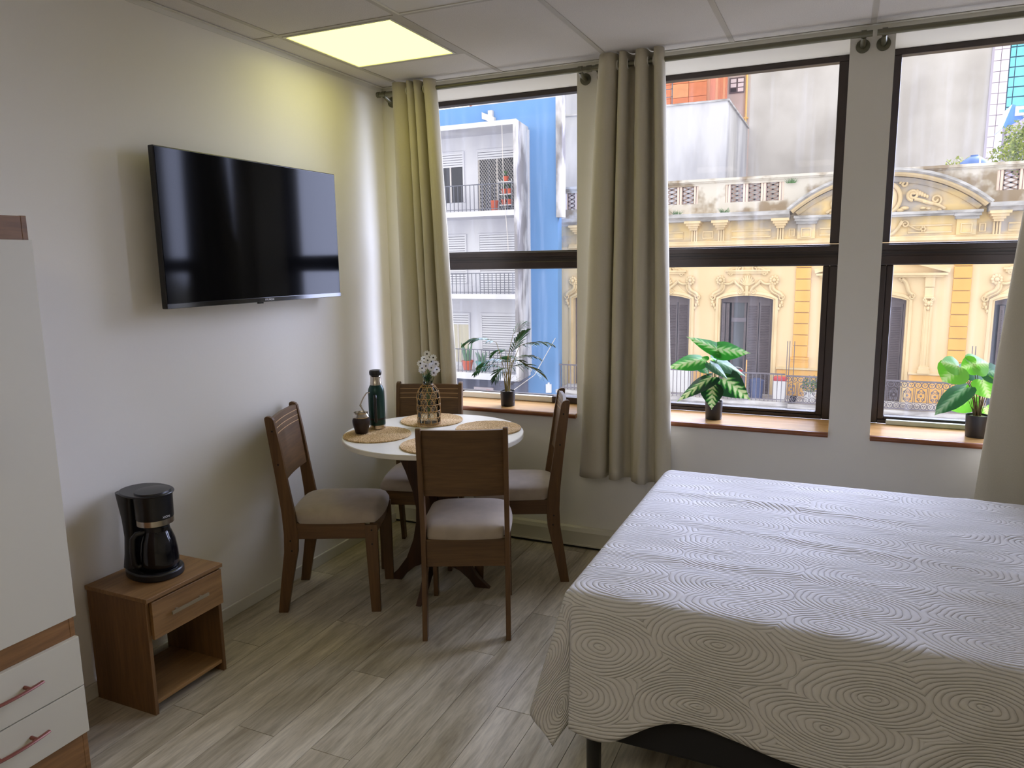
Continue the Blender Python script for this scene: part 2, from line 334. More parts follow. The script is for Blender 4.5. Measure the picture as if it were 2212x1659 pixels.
# ---- walls
WIN = [(0.13, 1.2404), (1.43, 2.5736), (2.7619, 3.905)]     # window openings
ZS, ZH, WT = 0.772, 2.663, 0.46                            # sill bed, head, wall thickness
ww = MB()
ww.box(-0.15, XR + 0.15, 0, WT, -0.3, ZS); ww.box(-0.15, XR + 0.15, 0, WT, ZH, H + 0.3)
ed = [-0.15] + [v for w in WIN for v in w] + [XR + 0.15]
for i in range(0, len(ed), 2): ww.box(ed[i], ed[i + 1], 0, WT, ZS, ZH)
tag(ww.build('wall_window', M['wall']), kind='structure')
tag(MB().box(-0.15, 0, YB, 0, -0.1, H + 0.2).build('wall_left', M['wall']), kind='structure')
tag(MB().box(XR, XR + 0.15, YB, 0, -0.1, H + 0.2).build('wall_right', M['wall']), kind='structure')
tag(MB().box(-0.15, XR + 0.15, YB - 0.15, YB, -0.1, H + 0.2).build('wall_rear', M['wall']), kind='structure')

# ---- suspended ceiling: tiles lying in a grid of tees
ceil_o = MB().box(-0.15, XR + 0.15, YB, 0, H + 0.10, H + 0.16).build('ceiling', M['gap']); tag(ceil_o, kind='structure')
TX = [0.0, 0.155, 0.803, 1.422, 2.045, 2.666, 3.288, 3.91, XR]
TY = [0.0, -1.08, -2.32, -3.56, -4.80, -6.04, YB]
LIGHT = (0.167, 0.760, -1.066, -0.468)
OFFP = (0.817, 1.408, -1.70, -1.094)
REAR_FILLS = [(0.815, 1.410, -4.788, -4.19), (2.057, 2.654, -4.788, -4.19)]  # unseen panels behind the camera, added to lift the room's brightness
def tile(x0, x1, y0, y1):
    if x1 - x0 < 0.03 or y1 - y0 < 0.03: return
    MB().box(x0, x1, y0, y1, H + 0.002, H + 0.016).build('ceiling_tile', M['tile'], ceil_o)
def tee(x0, x1, y0, y1): MB().box(x0, x1, y0, y1, H - 0.001, H + 0.004).build('tee_bar', M['tee'], ceil_o)
for i in range(len(TX) - 1):
    for j in range(len(TY) - 1):
        x0, x1, y1, y0 = TX[i], TX[i + 1], TY[j], TY[j + 1]
        cuts = [y0, y1]
        if i == 1 and j == 0: cuts = [-0.455, y1]
        if i == 2 and j == 1: cuts = [y0, -1.712]
        if i in (2, 4) and j == 3: cuts = [-4.178, y1]
        tile(x0, x1, cuts[0], cuts[1])
for x in TX[1:-1]: tee(x - 0.012, x + 0.012, YB, 0)
for y in TY[1:-1]:
    for i in range(len(TX) - 1): tee(TX[i] + 0.012, TX[i + 1] - 0.012, y - 0.012, y + 0.012)
tee(0.167, 0.791, -0.467, -0.443); tee(0.7605, 0.791, -1.068, -0.467); tee(0.815, 1.410, -1.724, -1.700); tee(2.057, 2.654, -4.19, -4.166); tee(0.815, 1.410, -4.19, -4.166)
# wall angle along the ceiling
tr = room('trim_1')
MB().box(0, 0.022, YB, 0, H - 0.003, H).build('wall_angle', M['trim'], tr); MB().box(0, 0.003, YB, 0, H - 0.024, H - 0.003).build('wall_angle', M['trim'], tr)
MB().box(0.022, XR, -0.022, 0, H - 0.003, H).build('wall_angle', M['trim'], tr); MB().box(0.003, XR, -0.003, 0, H - 0.024, H - 0.003).build('wall_angle', M['trim'], tr)

# ---- skirting
tag(MB().box(0, 0.012, YB, -0.05, 0, 0.062).build('baseboard_left', M['trim'], bevel=0.004), kind='structure')
bw = room('baseboard_window')
MB().prism([(-0.001, 0.016), (-0.046, 0.016), (-0.050, 0.022), (-0.050, 0.100), (-0.040, 0.121), (-0.001, 0.121)], 0.0, XR, 'yz').build('trunking_body', M['trunk'], bw)
MB().box(0, XR, -0.054, -0.047, 0.016, 0.026).build('trunking_lip', M['trunk'], bw)
MB().box(0, XR, -0.040, -0.001, 0.001, 0.016).build('shadow_gap', M['gap'], bw)

# ---- windows
YF0, YF1 = 0.30, 0.36
def window(n, x0, x1):
    w = room('window_%d' % n)
    zt, zm1, zm0, zb = ZH, 1.735, 1.614, 0.796
    fl = 0.046
    def fr(name, *a, m='frame', bv=0.004): return MB().box(*a).build(name, M[m], w, bevel=bv)
    fr('frame_top', x0, x1, YF0, YF1, zt - 0.030, zt)
    fr('frame_side', x0, x0 + fl, YF0, YF1, zm1, zt - 0.030); fr('frame_side', x1 - fl, x1, YF0, YF1, zm1, zt - 0.030)
    t = fr('transom', x0, x1, YF0 - 0.012, YF1, zm0 + 0.006, zm1 - 0.004)
    fr('transom_bead', x0 + 0.002, x1 - 0.002, YF0 - 0.022, YF0 - 0.012, zm1 - 0.040, zm1 - 0.012, bv=0.003)
    fr('transom_bead', x0 + 0.002, x1 - 0.002, YF0 - 0.020, YF0 - 0.012, zm0 + 0.010, zm0 + 0.052, bv=0.003)
    fr('transom_groove', x0 + 0.002, x1 - 0.002, YF0 - 0.0135, YF0 - 0.011, zm1 - 0.058, zm1 - 0.052, m='seal', bv=0)
    for a, b in ((x0, x0 + 0.040), (x1 - 0.040, x1)): fr('frame_side', a, b, YF0, YF1, zb, zm0 + 0.006)
    for a, b in ((x0 + 0.040, x0 + 0.072), (x1 - 0.072, x1 - 0.040)): fr('sash_side', a, b, YF0 + 0.008, YF1 - 0.006, zb + 0.02, zm0 + 0.006)
    fr('frame_bottom', x0 + 0.040, x1 - 0.040, YF0, YF1, zb, zb + 0.020)
    fr('sash_bottom', x0 + 0.072, x1 - 0.072, YF0 + 0.008, YF1 - 0.006, zb + 0.020, zb + 0.038)
    MB().box(x0 + fl, x1 - fl, 0.332, 0.336, zm1 - 0.004, zt - 0.030).build('glass_pane', M['pane'], w)
    MB().box(x0 + 0.072, x1 - 0.072, 0.336, 0.340, zb + 0.038, zm0 + 0.006).build('glass_pane', M['pane'], w)
    return w
W1, W2, W3 = [window(i + 1, *WIN[i]) for i in range(3)]
# white ledge strips that lie along the foot of the outer windows
MB().box(0.36, 0.985, 0.262, 0.298, 0.797, 0.832).build('lower_track', M['trim'], W1, bevel=0.004)
MB().box(0.985, 1.235, 0.262, 0.298, 0.797, 0.836).build('lower_track', M['frame'], W1, bevel=0.004)
MB().box(2.845, 3.86, 0.27, 0.298, 0.797, 0.822).build('lower_track', M['alu'], W3, bevel=0.004)
# plaster beads flaking at the head
for i, (a, b) in enumerate(WIN):
    t = room('trim_%d' % (i + 2))
    MB().box(a, b, -0.012, 0.302, 0.772, 0.796).build('sill_board', M['sill'], t, bevel=0.002)
    MB().tube([(a + 0.001, -0.020, 0.783), (b - 0.001, -0.020, 0.783)], 0.0135, 12).build('sill_nosing', M['sill_edge'], t, smooth=True)

M['screen'].node_tree.nodes['Principled BSDF'].inputs['IOR'].default_value = 1.30
# ------------------------------------------------------------------ ceiling lamps
def mat_lamp(name, col, strength):
    m = bpy.data.materials.new(name); m.use_nodes = True; nt = m.node_tree; nt.nodes.clear()
    e = nt.nodes.new('ShaderNodeEmission'); o = nt.nodes.new('ShaderNodeOutputMaterial'); e.inputs[0].default_value = col; e.inputs[1].default_value = strength
    nt.links.new(e.outputs[0], o.inputs[0]); return m
M['lamp'] = mat_lamp('lit_yellowish_diffuser', (1.0, 0.95, 0.23, 1), 2.6)
M['fill_rear'] = mat_lamp('neutral_fill_diffuser', (1.0, 0.93, 0.78, 1), 8.0)  # emission of the added rear fill panels
M['lamp_off'] = mat('unlit_diffuser', lin(222, 218, 212), 0.35)
def panel_lamp(box, label, dm):
    x0, x1, y0, y1 = box; cx, cy = (x0 + x1) / 2, (y0 + y1) / 2; hx, hy = (x1 - x0) / 2, (y1 - y0) / 2
    t = thing('ceiling_light', label, 'ceiling light', (cx, cy, H), group='square panel lamps in the ceiling grid')
    MB().box(-hx + 0.012, hx - 0.012, -hy + 0.012, hy - 0.012, -0.0005, 0.004).build('diffuser', M[dm], t)
    f = MB()
    f.box(-hx, hx, -hy, -hy + 0.012, -0.004, 0.03); f.box(-hx, hx, hy - 0.012, hy, -0.004, 0.03); f.box(-hx, -hx + 0.012, -hy + 0.012, hy - 0.012, -0.004, 0.03); f.box(hx - 0.012, hx, -hy + 0.012, hy - 0.012, -0.004, 0.03)
    f.build('frame', M['trim'], t); MB().box(-hx + 0.012, hx - 0.012, -hy + 0.012, hy - 0.012, 0.02, 0.03).build('back_plate', M['trim'], t)
panel_lamp(LIGHT, 'lit yellowish square panel lamp near the television wall', 'lamp')
panel_lamp(OFFP, 'unlit white square panel lamp at the top edge of the photo', 'lamp_off')
for i, b in enumerate(REAR_FILLS): panel_lamp(b, ('added fill light panel, unseen behind the camera, wardrobe side', 'added fill light panel, unseen behind the camera, bed side')[i], 'fill_rear')

# ------------------------------------------------------------------ curtain rods and curtains
YR, ZR = -0.09, 2.649
def curtain_rod(x0, x1, brackets, label, caps):
    t = thing('curtain_rod', label, 'curtain rod', (0, YR, ZR), group='curtain rods above the windows')
    MB().tube([(x0, 0, 0), (x1, 0, 0)], 0.0135, 16).build('pole', M['rod'], t, smooth=True)
    for b in brackets:
        k = MB(); k.tube([(b, 0.089, -0.030), (b, 0.040, -0.026), (b, 0.0, -0.012)], [0.012, 0.012, 0.010], 12); k.tube([(b - 0.011, 0, 0), (b + 0.011, 0, 0)], 0.0175, 16)
        bo = k.build('bracket', M['rod'], t, smooth=True)
        MB().tube([(b, 0.0895, -0.030), (b, 0.081, -0.030)], 0.030, 20).build('wall_plate', M['rod'], bo, smooth=True)
    for c in caps:
        s = 1 if c == x1 else -1
        MB().tube([(c, 0, 0), (c + s * 0.018, 0, 0)], 0.0165, 16).build('end_cap', M['rod'], t, smooth=True)
    return t
curtain_rod(0.045, 1.325, (0.075, 1.290), 'grey metal curtain rod over the window nearest the television', (0.045, 1.325))
curtain_rod(1.352, 2.664, (1.385, 2.628), 'grey metal curtain rod over the middle window', (1.352,))
curtain_rod(2.682, 3.93, (2.713, 3.90), 'grey metal curtain rod over the window beside the bed head', (3.93,))

def curtain(name, label, top, bot, ztop, zbot, knots, y_front, seed, amp=0.052, mid=None):
    """top/bot = (x0, x1); knots = (place along the width, fold phase); hangs through grommets on the rod"""
    n = int(round(knots[-1][1] - knots[0][1] + 0.5))
    def warp(s):
        for (s0, p0), (s1, p1) in zip(knots, knots[1:]):
            if s <= s1 + 1e-9: return p0 + (p1 - p0) * (s - s0) / (s1 - s0)
        return knots[-1][1]
    t = thing(name, label, 'curtain', (0, 0, 0))
    NS, NZ = n * 40, 40; v = []; f = []
    rnd = random.Random(seed); wob = [rnd.uniform(-1, 1) for _ in range(2 * n + 2)]
    for j in range(NZ + 1):
        q = j / NZ; z = ztop + (zbot - ztop) * q
        for i in range(NS + 1):
            s = i / NS; ph = 2 * PI * warp(s)
            e = q ** 0.8
            xa = top[0] + (bot[0] - top[0]) * (e if mid is None else q ** mid); xb = top[1] + (bot[1] - top[1]) * e
            k = int(s * 2 * n); w = wob[k] * (1 - (s * 2 * n - k)) + wob[k + 1] * (s * 2 * n - k)
            x = xa + (xb - xa) * s + sin(2 * ph) * (xb - xa) / n * 0.05 + w * 0.008 * q
            c = cos(ph); c = math.copysign(abs(c) ** 0.72, c)
            a = amp * (1 - 0.12 * q + 0.16 * w * q)
            y = y_front - a * c + 0.012 * w * q + 0.004 * sin(z * 9 + w * 5) * q
            v.append((x, y, z + (0.006 * w if j == NZ else 0)))
    for j in range(NZ):
        for i in range(NS):
            a = j * (NS + 1) + i; f.append((a, a + 1, a + NS + 2, a + NS + 1))
    mb = MB(); mb.add(v, f); o = mb.build('cloth', M['curtain'], t, smooth=True, ang=180)
    so = o.modifiers.new('thickness', 'SOLIDIFY'); so.thickness = 0.003; so.offset = 0
    # grommet rings where the cloth crosses the rod
    for s, _ph in knots:
        if 0.02 < s < 0.98:
            x = top[0] + (top[1] - top[0]) * s
            MB().tube([(x, YR + 0.021 * cos(a), ZR + 0.021 * sin(a)) for a in [2 * PI * i / 20 for i in range(20)]], 0.004, 6, close=True).build('grommet', M['trim'], t, smooth=True)
    return t
curtain('curtain', 'beige curtain drawn into the corner behind the wooden chairs', (0.140, 0.425), (0.150, 0.535), 2.695, 0.45, [(0, -0.25), (0.34, 0.25), (0.38, 0.75), (0.51, 1.25), (0.55, 1.75), (0.67, 2.25), (0.74, 2.75), (1.0, 3.25)], YR, 3)
curtain('curtain', 'beige curtain hanging between the two fully visible windows', (1.395, 1.728), (1.285, 1.800), 2.702, 0.455, [(0, -0.25), (0.29, 0.25), (0.33, 0.75), (0.45, 1.25), (0.57, 1.75), (0.76, 2.25), (0.85, 2.75), (1.0, 3.25)], YR, 5)
curtain('curtain', 'beige-grey curtain at the right edge beside the bed head', (3.42, 3.88), (3.205, 3.86), 2.70, 0.42, [(0, -0.25), (0.55, 0.25), (0.63, 0.75), (1.0, 1.25)], YR - 0.01, 8, mid=0.55)

# ================================================================== FURNITURE
# ---- dining chairs: local y is forward, x right
def make_chair(label):
    t = thing('dining_chair', label, 'chair', group='dining chairs around the round table')
    hw, tk = 0.197, 0.022
    def post_profile():
        rear = [(-0.050, 0.0), (-0.030, 0.14), (-0.004, 0.31), (0.000, 0.40), (-0.004, 0.50), (-0.020, 0.66), (-0.042, 0.84), (-0.055, 0.955)]
        front = [(-0.012, 0.952), (0.008, 0.84), (0.033, 0.66), (0.058, 0.50), (0.067, 0.40), (0.062, 0.31), (0.024, 0.14), (-0.004, 0.0)]
        top = [(-0.054, 0.965), (-0.046, 0.971), (-0.034, 0.970), (-0.020, 0.964)]
        return rear + top + front
    for s in (-1, 1):
        a, b = (hw - tk, hw) if s > 0 else (-hw, -hw + tk)
        p = MB().prism(post_profile(), a, b, 'yz').build('rear_post', M['chair'], t, bevel=0.002)
        xo = hw + 0.0004 if s > 0 else -hw - 0.0004
        for (y, z) in ((0.030, 0.365), (0.034, 0.315), (-0.004, 0.74), (-0.022, 0.90)):
            MB().tube([(xo - s * 0.002, y, z), (xo, y, z)], 0.0045, 10).build('bolt_hole', M['hole'], p)
        q = MB().prism([(0.388, 0.44), (0.447, 0.44), (0.447, 0.0), (0.402, 0.0), (0.388, 0.36)], a, b, 'yz').build('front_leg', M['chair'], t, bevel=0.002)
        for z in (0.415, 0.345): MB().tube([(xo - s * 0.002, 0.420, z), (xo, 0.420, z)], 0.0045, 10).build('bolt_hole', M['hole'], q)
        a2, b2 = (hw - tk, hw - 0.004) if s > 0 else (-hw + 0.004, -hw + tk)
        MB().prism([(0.060, 0.372), (0.388, 0.372), (0.388, 0.450), (0.060, 0.450)], a2, b2, 'yz').build('side_rail', M['chair_y'], t, bevel=0.0015)
    MB().box(-hw + tk, hw - tk, 0.012, 0.030, 0.325, 0.450).build('rear_rail', M['chair_h'], t, bevel=0.0015)
    MB().box(-hw + tk, hw - tk, 0.408, 0.426, 0.365, 0.445).build('front_rail', M['chair_h'], t, bevel=0.0015)
    # backrest board leaning between the posts, gently bowed
    def board(y_off, th, z0, z1, name, m, parent, inset=0.0):
        n = 12; v = []; f = []; lean = lambda z: 0.006 - (z - 0.66) * 0.135 - 0.0
        rows = 6
        for side in (0, 1):
            for r in range(rows + 1):
                z = z0 + (z1 - z0) * r / rows
                for i in range(n + 1):
                    x = -hw + tk + (2 * (hw - tk)) * i / n; u = i / n * 2 - 1
                    y = lean(z) - 0.012 * (1 - u * u) + y_off + (th if side else 0)
                    v.append((x, y, z))
        S = (rows + 1) * (n + 1)
        for r in range(rows):
            for i in range(n):
                a = r * (n + 1) + i; f.append((a, a + 1, a + n + 2, a + n + 1)); f.append((S + a, S + a + n + 1, S + a + n + 2, S + a + 1))
        for i in range(n):
            f.append((i, S + i, S + i + 1, i + 1)); a = rows * (n + 1) + i; f.append((a, a + 1, S + a + 1, S + a))
        for r in range(rows):
            a = r * (n + 1); f.append((a, a + n + 1, S + a + n + 1, S + a)); a += n; f.append((a, S + a, S + a + n + 1, a + n + 1))
        return MB().add(v, f).build(name, m, parent, smooth=True)
    bk = board(0.0, 0.016, 0.655, 0.958, 'backrest', M['chair_h'], t)
    for z in (0.932, 0.906, 0.880): board(0.0155, 0.0012, z - 0.0013, z + 0.0013, 'inlay_line', M['inlay'], bk)
    # upholstered seat
    n, mth = 22, 20; v = []; f = []
    def outline(u, w):                       # rounded square in [-1,1]^2
        return u, w
    cx, cy, ax, ay = 0.0, 0.232, 0.208, 0.228
    top = []; bot = []
    for j in range(mth + 1):
        for i in range(n + 1):
            u, w = i / n * 2 - 1, j / mth * 2 - 1
            k = 0.10; r = max(abs(u), abs(w)); 
            uu = u * (1 - k * w * w * abs(u) ** 3); wq = w * (1 - k * u * u * abs(w) ** 3)
            x, y = cx + ax * uu, cy + ay * wq
            if y < 0.075 and abs(x) > hw - tk - 0.004: x = math.copysign(hw - tk - 0.004, x)
            e = (1 - abs(u) ** 5) * (1 - abs(w) ** 5)
            top.append((x, y, 0.466 + 0.050 * max(e, 0) ** 0.42 + 0.004 * (1 - u * u) * (1 - w * w))); bot.append((x * 0.985, cy + (y - cy) * 0.985, 0.4505))
    N = len(top); v = top + bot
    for j in range(mth):
        for i in range(n):
            a = j * (n + 1) + i; f.append((a, a + 1, a + n + 2, a + n + 1)); f.append((N + a, N + a + n + 1, N + a + n + 2, N + a + 1))
    ring = [i for i in range(n + 1)] + [j * (n + 1) + n for j in range(1, mth + 1)] + [mth * (n + 1) + i for i in range(n - 1, -1, -1)] + [j * (n + 1) for j in range(mth - 1, 0, -1)]
    for a, b in zip(ring, ring[1:] + ring[:1]): f.append((a, N + a, N + b, b))
    MB().add(v, f).build('seat_cushion', M['suede'], t, smooth=True, ang=70)
    return t
chair = make_chair('wooden dining chair against the television wall, seat facing the table')
chair.location = (0.152, -1.165, 0); chair.rotation_euler = (0, 0, math.radians(-66.5))
for loc, a, lab in (((1.135, -1.212, 0), 23.5, 'wooden dining chair nearest the camera, its plain back turned to us'),
                    ((1.246, -0.344, 0), 113.5, 'wooden dining chair seen from the side in front of the middle curtain'),
                    ((0.405, -0.252, 0), 198.0, 'wooden dining chair in the corner behind the table, backrest against the curtain')):
    c = copy_tree(chair); c.location = loc; c.rotation_euler = (0, 0, math.radians(a)); c['label'] = lab

# ---- round table
TC = (0.735, -0.770); ZT = 0.812
tb = thing('dining_table', 'round white-topped dining table on a dark wooden pedestal', 'table', (TC[0], TC[1], 0))
MB().lathe([(0.440, 0.784), (0.455, 0.787), (0.458, 0.790), (0.458, 0.809), (0.455, ZT)], n=96).build('tabletop', M['ttop'], tb, smooth=True, ang=30)
prof = [(0.016, 0.784), (0.235, 0.784), (0.205, 0.70), (0.160, 0.60), (0.125, 0.50), (0.108, 0.41), (0.110, 0.33), (0.130, 0.23), (0.170, 0.13), (0.225, 0.055), (0.285, 0.0),
        (0.205, 0.0), (0.175, 0.040), (0.125, 0.082), (0.070, 0.106), (0.016, 0.112)]
leg = MB().prism(prof, -0.014, 0.014, 'xz').build('pedestal_leg', M['pedestal'], tb, bevel=0.002); leg.rotation_euler = (0, 0, math.radians(9))
for k in (1, 2, 3):
    o = instance(leg, 'pedestal_leg', tb, rz=math.radians(9 + 90 * k)); 
    bv = o.modifiers.new('bevel', 'BEVEL'); bv.width = 0.002; bv.segments = 2; bv.limit_method = 'ANGLE'
MB().lathe([(0.016, 0.112), (0.016, 0.784)], n=12).build('pedestal_core', M['pedestal'], tb)

# ---- woven round place mats (spiral of jute rope)
def mat_mesh():
    mb = MB(); rings = 22
    for i in range(rings):
        r = 0.166 * (i + 0.35) / (rings - 0.65); n = max(10, int(r * 330))
        mb.tube([(r * cos(2 * PI * k / n), r * sin(2 * PI * k / n), 0.0044 + 0.0005 * sin(k * 2.4 + i)) for k in range(n)], 0.0042, 6, close=True)
    return mb
mats = []
for k, (a, lab) in enumerate(((214, 'round jute place mat under the green thermos'), (122, 'round jute place mat under the wicker vase at the window end of the table'),
                              (36, 'round jute place mat at the right edge of the table'), (302, 'round jute place mat half hidden by the nearest chair'))):
    x, y = TC[0] + 0.283 * cos(math.radians(a)), TC[1] + 0.283 * sin(math.radians(a))
    if k == 0:
        t = mat_mesh().build('place_mat', M['rope'], None, smooth=True); mats.append(t)
    else:
        t = bpy.data.objects.new('place_mat', mats[0].data); link(t)
    t.location = (x, y, ZT); tag(t, lab, 'place mat', 'round jute place mats on the table')
ZM = ZT + 0.009

# ---- thermos, mate cup with straw, vase with flowers
th = thing('thermos_flask', 'dark green steel thermos with black cap and handle on the left place mat', 'thermos', (0.428, -0.818, ZM))
MB().lathe([(0.038, 0.0), (0.041, 0.002), (0.041, 0.020)], n=40).build('base_ring', M['steel'], th, smooth=True)
MB().lathe([(0.0415, 0.020), (0.042, 0.024), (0.042, 0.190), (0.040, 0.206), (0.034, 0.220), (0.030, 0.228)], n=40).build('body', M['thermos'], th, smooth=True)
MB().lathe([(0.0295, 0.228), (0.0295, 0.240), (0.0275, 0.243), (0.0275, 0.272), (0.024, 0.276)], n=36).build('steel_neck', M['steel'], th, smooth=True)
MB().lathe([(0.025, 0.276), (0.030, 0.280), (0.0315, 0.288), (0.0315, 0.297), (0.028, 0.304), (0.017, 0.307)], n=36).build('cap', M['black'], th, smooth=True)
ha = math.radians(-62)
pth = [(0.040, 0.165), (0.058, 0.178), (0.066, 0.165), (0.067, 0.120), (0.064, 0.070), (0.056, 0.045), (0.040, 0.052)]
MB().tube([(r * cos(ha), r * sin(ha), z) for r, z in pth], 0.0085, 10).build('handle', M['black'], th, smooth=True)
MB().lathe([(0.0425, 0.048), (0.0432, 0.050), (0.0432, 0.056), (0.0425, 0.058)], n=40).build('handle_strap', M['black'], th, smooth=True)
mt = thing('mate_gourd', 'dark leather mate cup with a steel rim in front of the thermos', 'cup', (0.418, -0.945, ZM))
MB().lathe([(0.029, 0.0), (0.031, 0.003), (0.037, 0.025), (0.0435, 0.050), (0.044, 0.066), (0.039, 0.082)], n=36).build('body', M['gourd'], mt, smooth=True)
MB().lathe([(0.0395, 0.080), (0.0415, 0.085), (0.037, 0.094), (0.033, 0.101), (0.036, 0.107), (0.034, 0.108), (0.031, 0.101), (0.031, 0.090), (0.001, 0.088)], n=36).build('steel_rim', M['steel'], mt, smooth=True)
bmb = thing('metal_straw', 'bent steel drinking straw standing in the mate cup', 'straw', (0.418, -0.945, ZM))
MB().tube([(0.004, 0.004, 0.090), (0.018, 0.008, 0.106), (0.006, 0.002, 0.128), (0.0, 0.0, 0.142)], 0.0034, 10).build('lower_tube', M['steel'], bmb, smooth=True)
MB().tube([(0.002, 0.0, 0.139), (-0.001, 0.0, 0.145), (0.014, 0.007, 0.180), (0.030, 0.014, 0.205), (0.044, 0.022, 0.206)], [0.0045, 0.0032, 0.003, 0.003, 0.0034], 10).build('upper_tube', M['steel'], bmb, smooth=True)
MB().ball((0.0, 0.0, 0.142), 0.006).build('joint_bead', M['steel'], bmb, smooth=True)

vs = thing('bottle_vase', 'clear glass bottle vase wrapped in open wicker weave', 'vase', (0.628, -0.632, ZM))
vprof = [(0.050, 0.0), (0.058, 0.003), (0.060, 0.012), (0.060, 0.140), (0.058, 0.158), (0.050, 0.182), (0.036, 0.202), (0.024, 0.213), (0.022, 0.222)]
MB().lathe(vprof + [(0.0205, 0.222), (0.0225, 0.213), (0.0345, 0.201), (0.0485, 0.181), (0.0565, 0.157), (0.0585, 0.140), (0.0585, 0.012), (0.050, 0.006), (0.001, 0.006)], n=40).build('glass_bottle', M['vase'], vs, smooth=True)
MB().lathe([(0.0225, 0.219), (0.0245, 0.221), (0.0245, 0.228), (0.0225, 0.230)], n=28).build('lip_ring', M['vase'], vs, smooth=True)
def vr(z):
    for (r0, z0), (r1, z1) in zip(vprof, vprof[1:]):
        if z0 <= z <= z1: return r0 + (r1 - r0) * (z - z0) / max(z1 - z0, 1e-6)
    return vprof[-1][0]
wk = MB()
for z in (0.004, 0.010, 0.040, 0.074, 0.108, 0.142, 0.176, 0.200, 0.211):
    r = vr(z) + 0.0016; wk.tube([(r * cos(2 * PI * k / 36), r * sin(2 * PI * k / 36), z + 0.001 * sin(k * 1.7)) for k in range(36)], 0.0015, 5, close=True)
for k in range(11):
    for sgn in (-1, 1):
        a0 = 2 * PI * (k + 0.25 * sgn) / 11; pt = []
        for i in range(40):
            z = 0.006 + 0.206 * i / 39; a = a0 + sgn * 0.17 * sin(z / 0.034 * PI) ; r = vr(z) + 0.0024
            pt.append((r * cos(a), r * sin(a), z))
        wk.tube(pt, 0.0013, 4)
wk.build('wicker_wrap', M['wicker'], vs, smooth=True)
bq = thing('flower_bunch', 'bunch of small white daisies with dark eyes in the wicker vase', 'flowers', (0.628, -0.632, ZM))
rnd = random.Random(11)
st = MB()
pet = MB()
for k in range(9):
    a = 2 * PI * k / 9; ca, sa = cos(a), sin(a)
    pts = [(0.003, 0.0), (0.009, 0.0038), (0.0145, 0.0046), (0.018, 0.002)]
    L_ = [(r * ca - w * sa, r * sa + w * ca, 0.002 + r * 0.10) for r, w in pts]; R_ = [(r * ca + w * sa, r * sa - w * ca, 0.002 + r * 0.10) for r, w in pts[::-1]]
    pet.add(L_ + R_, [(0, 1, 6, 7), (1, 2, 5, 6), (2, 3, 4, 5)])
fl0 = None
heads = [(0.0, 0.0, 0.372), (0.030, 0.012, 0.352), (-0.020, 0.004, 0.345), (0.012, -0.014, 0.340), (0.040, 0.020, 0.318), (-0.032, -0.016, 0.322), (0.004, -0.022, 0.312), (0.026, -0.004, 0.300),
         (-0.018, -0.022, 0.298), (0.046, 0.018, 0.288), (-0.030, -0.006, 0.286), (0.034, 0.006, 0.272), (0.010, 0.024, 0.330), (-0.010, 0.026, 0.312), (0.020, 0.030, 0.292)]
for i, (x, y, z) in enumerate(heads):
    if i == 0: f = pet.build('flower', M['petal'], bq); fl0 = f; eye = MB().ball((0, 0, 0.004), 0.0042, sz=0.6).build('flower_eye', M['flower_eye'], f)
    else:
        f = instance(fl0, 'flower', bq); instance(eye, 'flower_eye', f)
    f.location = (x, y, z); d = Vector((x * 3 + 0.45, y * 3 - 0.75, 0.55 + rnd.uniform(-0.5, 0.3))).normalized()
    f.rotation_euler = d.to_track_quat('Z', 'Y').to_euler(); f.scale = (1.05,) * 3
    st.tube([(x * 0.1, y * 0.1, 0.02 + 0.01 * (i % 5)), (x * 0.3, y * 0.3, 0.20), (x * 0.7, y * 0.7, 0.25), (x, y, z - 0.002)], 0.0011, 4)
st.build('stems', M['grass'], bq)
lv = MB()
for i in range(46):
    a = rnd.uniform(0, 2 * PI); l = rnd.uniform(0.03, 0.062); t_ = rnd.uniform(0.12, 0.5); w = 0.0032
    b0 = Vector((0.010 * cos(a), 0.010 * sin(a), 0.224 + rnd.uniform(0, 0.018))); d = Vector((cos(a) * t_ * 1.2, sin(a) * t_ * 1.2, 1 - t_ * 0.5)); s_ = Vector((-sin(a), cos(a), 0)) * w
    lv.add([b0 - s_ * 0.5, b0 + s_ * 0.5, b0 + d * l * 0.6 + s_, b0 + d * l * 0.6 - s_, b0 + d * l + Vector((0, 0, -0.006))], [(0, 1, 2, 3), (3, 2, 4)])
lv.build('leaf_tuft', M['grass'], bq, kind='stuff')

# ---- television
tv = thing('television', 'large flat black television mounted on the white wall', 'television', (0.0, 0, 0))
ty0, ty1, tz0, tz1, tx = -1.776, -0.628, 1.492, 2.138, 0.095
MB().box(tx - 0.030, tx - 0.002, ty0, ty1, tz0, tz1).build('casing', M['black'], tv, bevel=0.004)
MB().box(tx - 0.0015, tx, ty0 + 0.006, ty1 - 0.006, tz0 + 0.022, tz1 - 0.006).build('screen', M['screen'], tv)
ch = MB().box(tx - 0.004, tx + 0.0015, ty0 + 0.001, ty1 - 0.001, tz0 + 0.001, tz0 + 0.021).build('bottom_bezel', M['black_gloss'], tv, bevel=0.001)
text_obj('brand_print', 'HYUNDAI', 0.0135, M['white_print'], tv, (tx + 0.0020, -1.184, tz0 + 0.0105), (PI / 2, 0, PI / 2))
MB().box(0.012, tx - 0.030, -1.55, -0.86, 1.56, 1.95).build('rear_housing', M['black'], tv, bevel=0.012)
MB().box(0.001, 0.014, -1.40, -1.00, 1.62, 1.90).build('wall_bracket', M['black'], tv)
MB().box(tx - 0.012, tx + 0.0005, -1.255, -1.225, tz0 - 0.006, tz0).build('receiver', M['black_gloss'], tv)

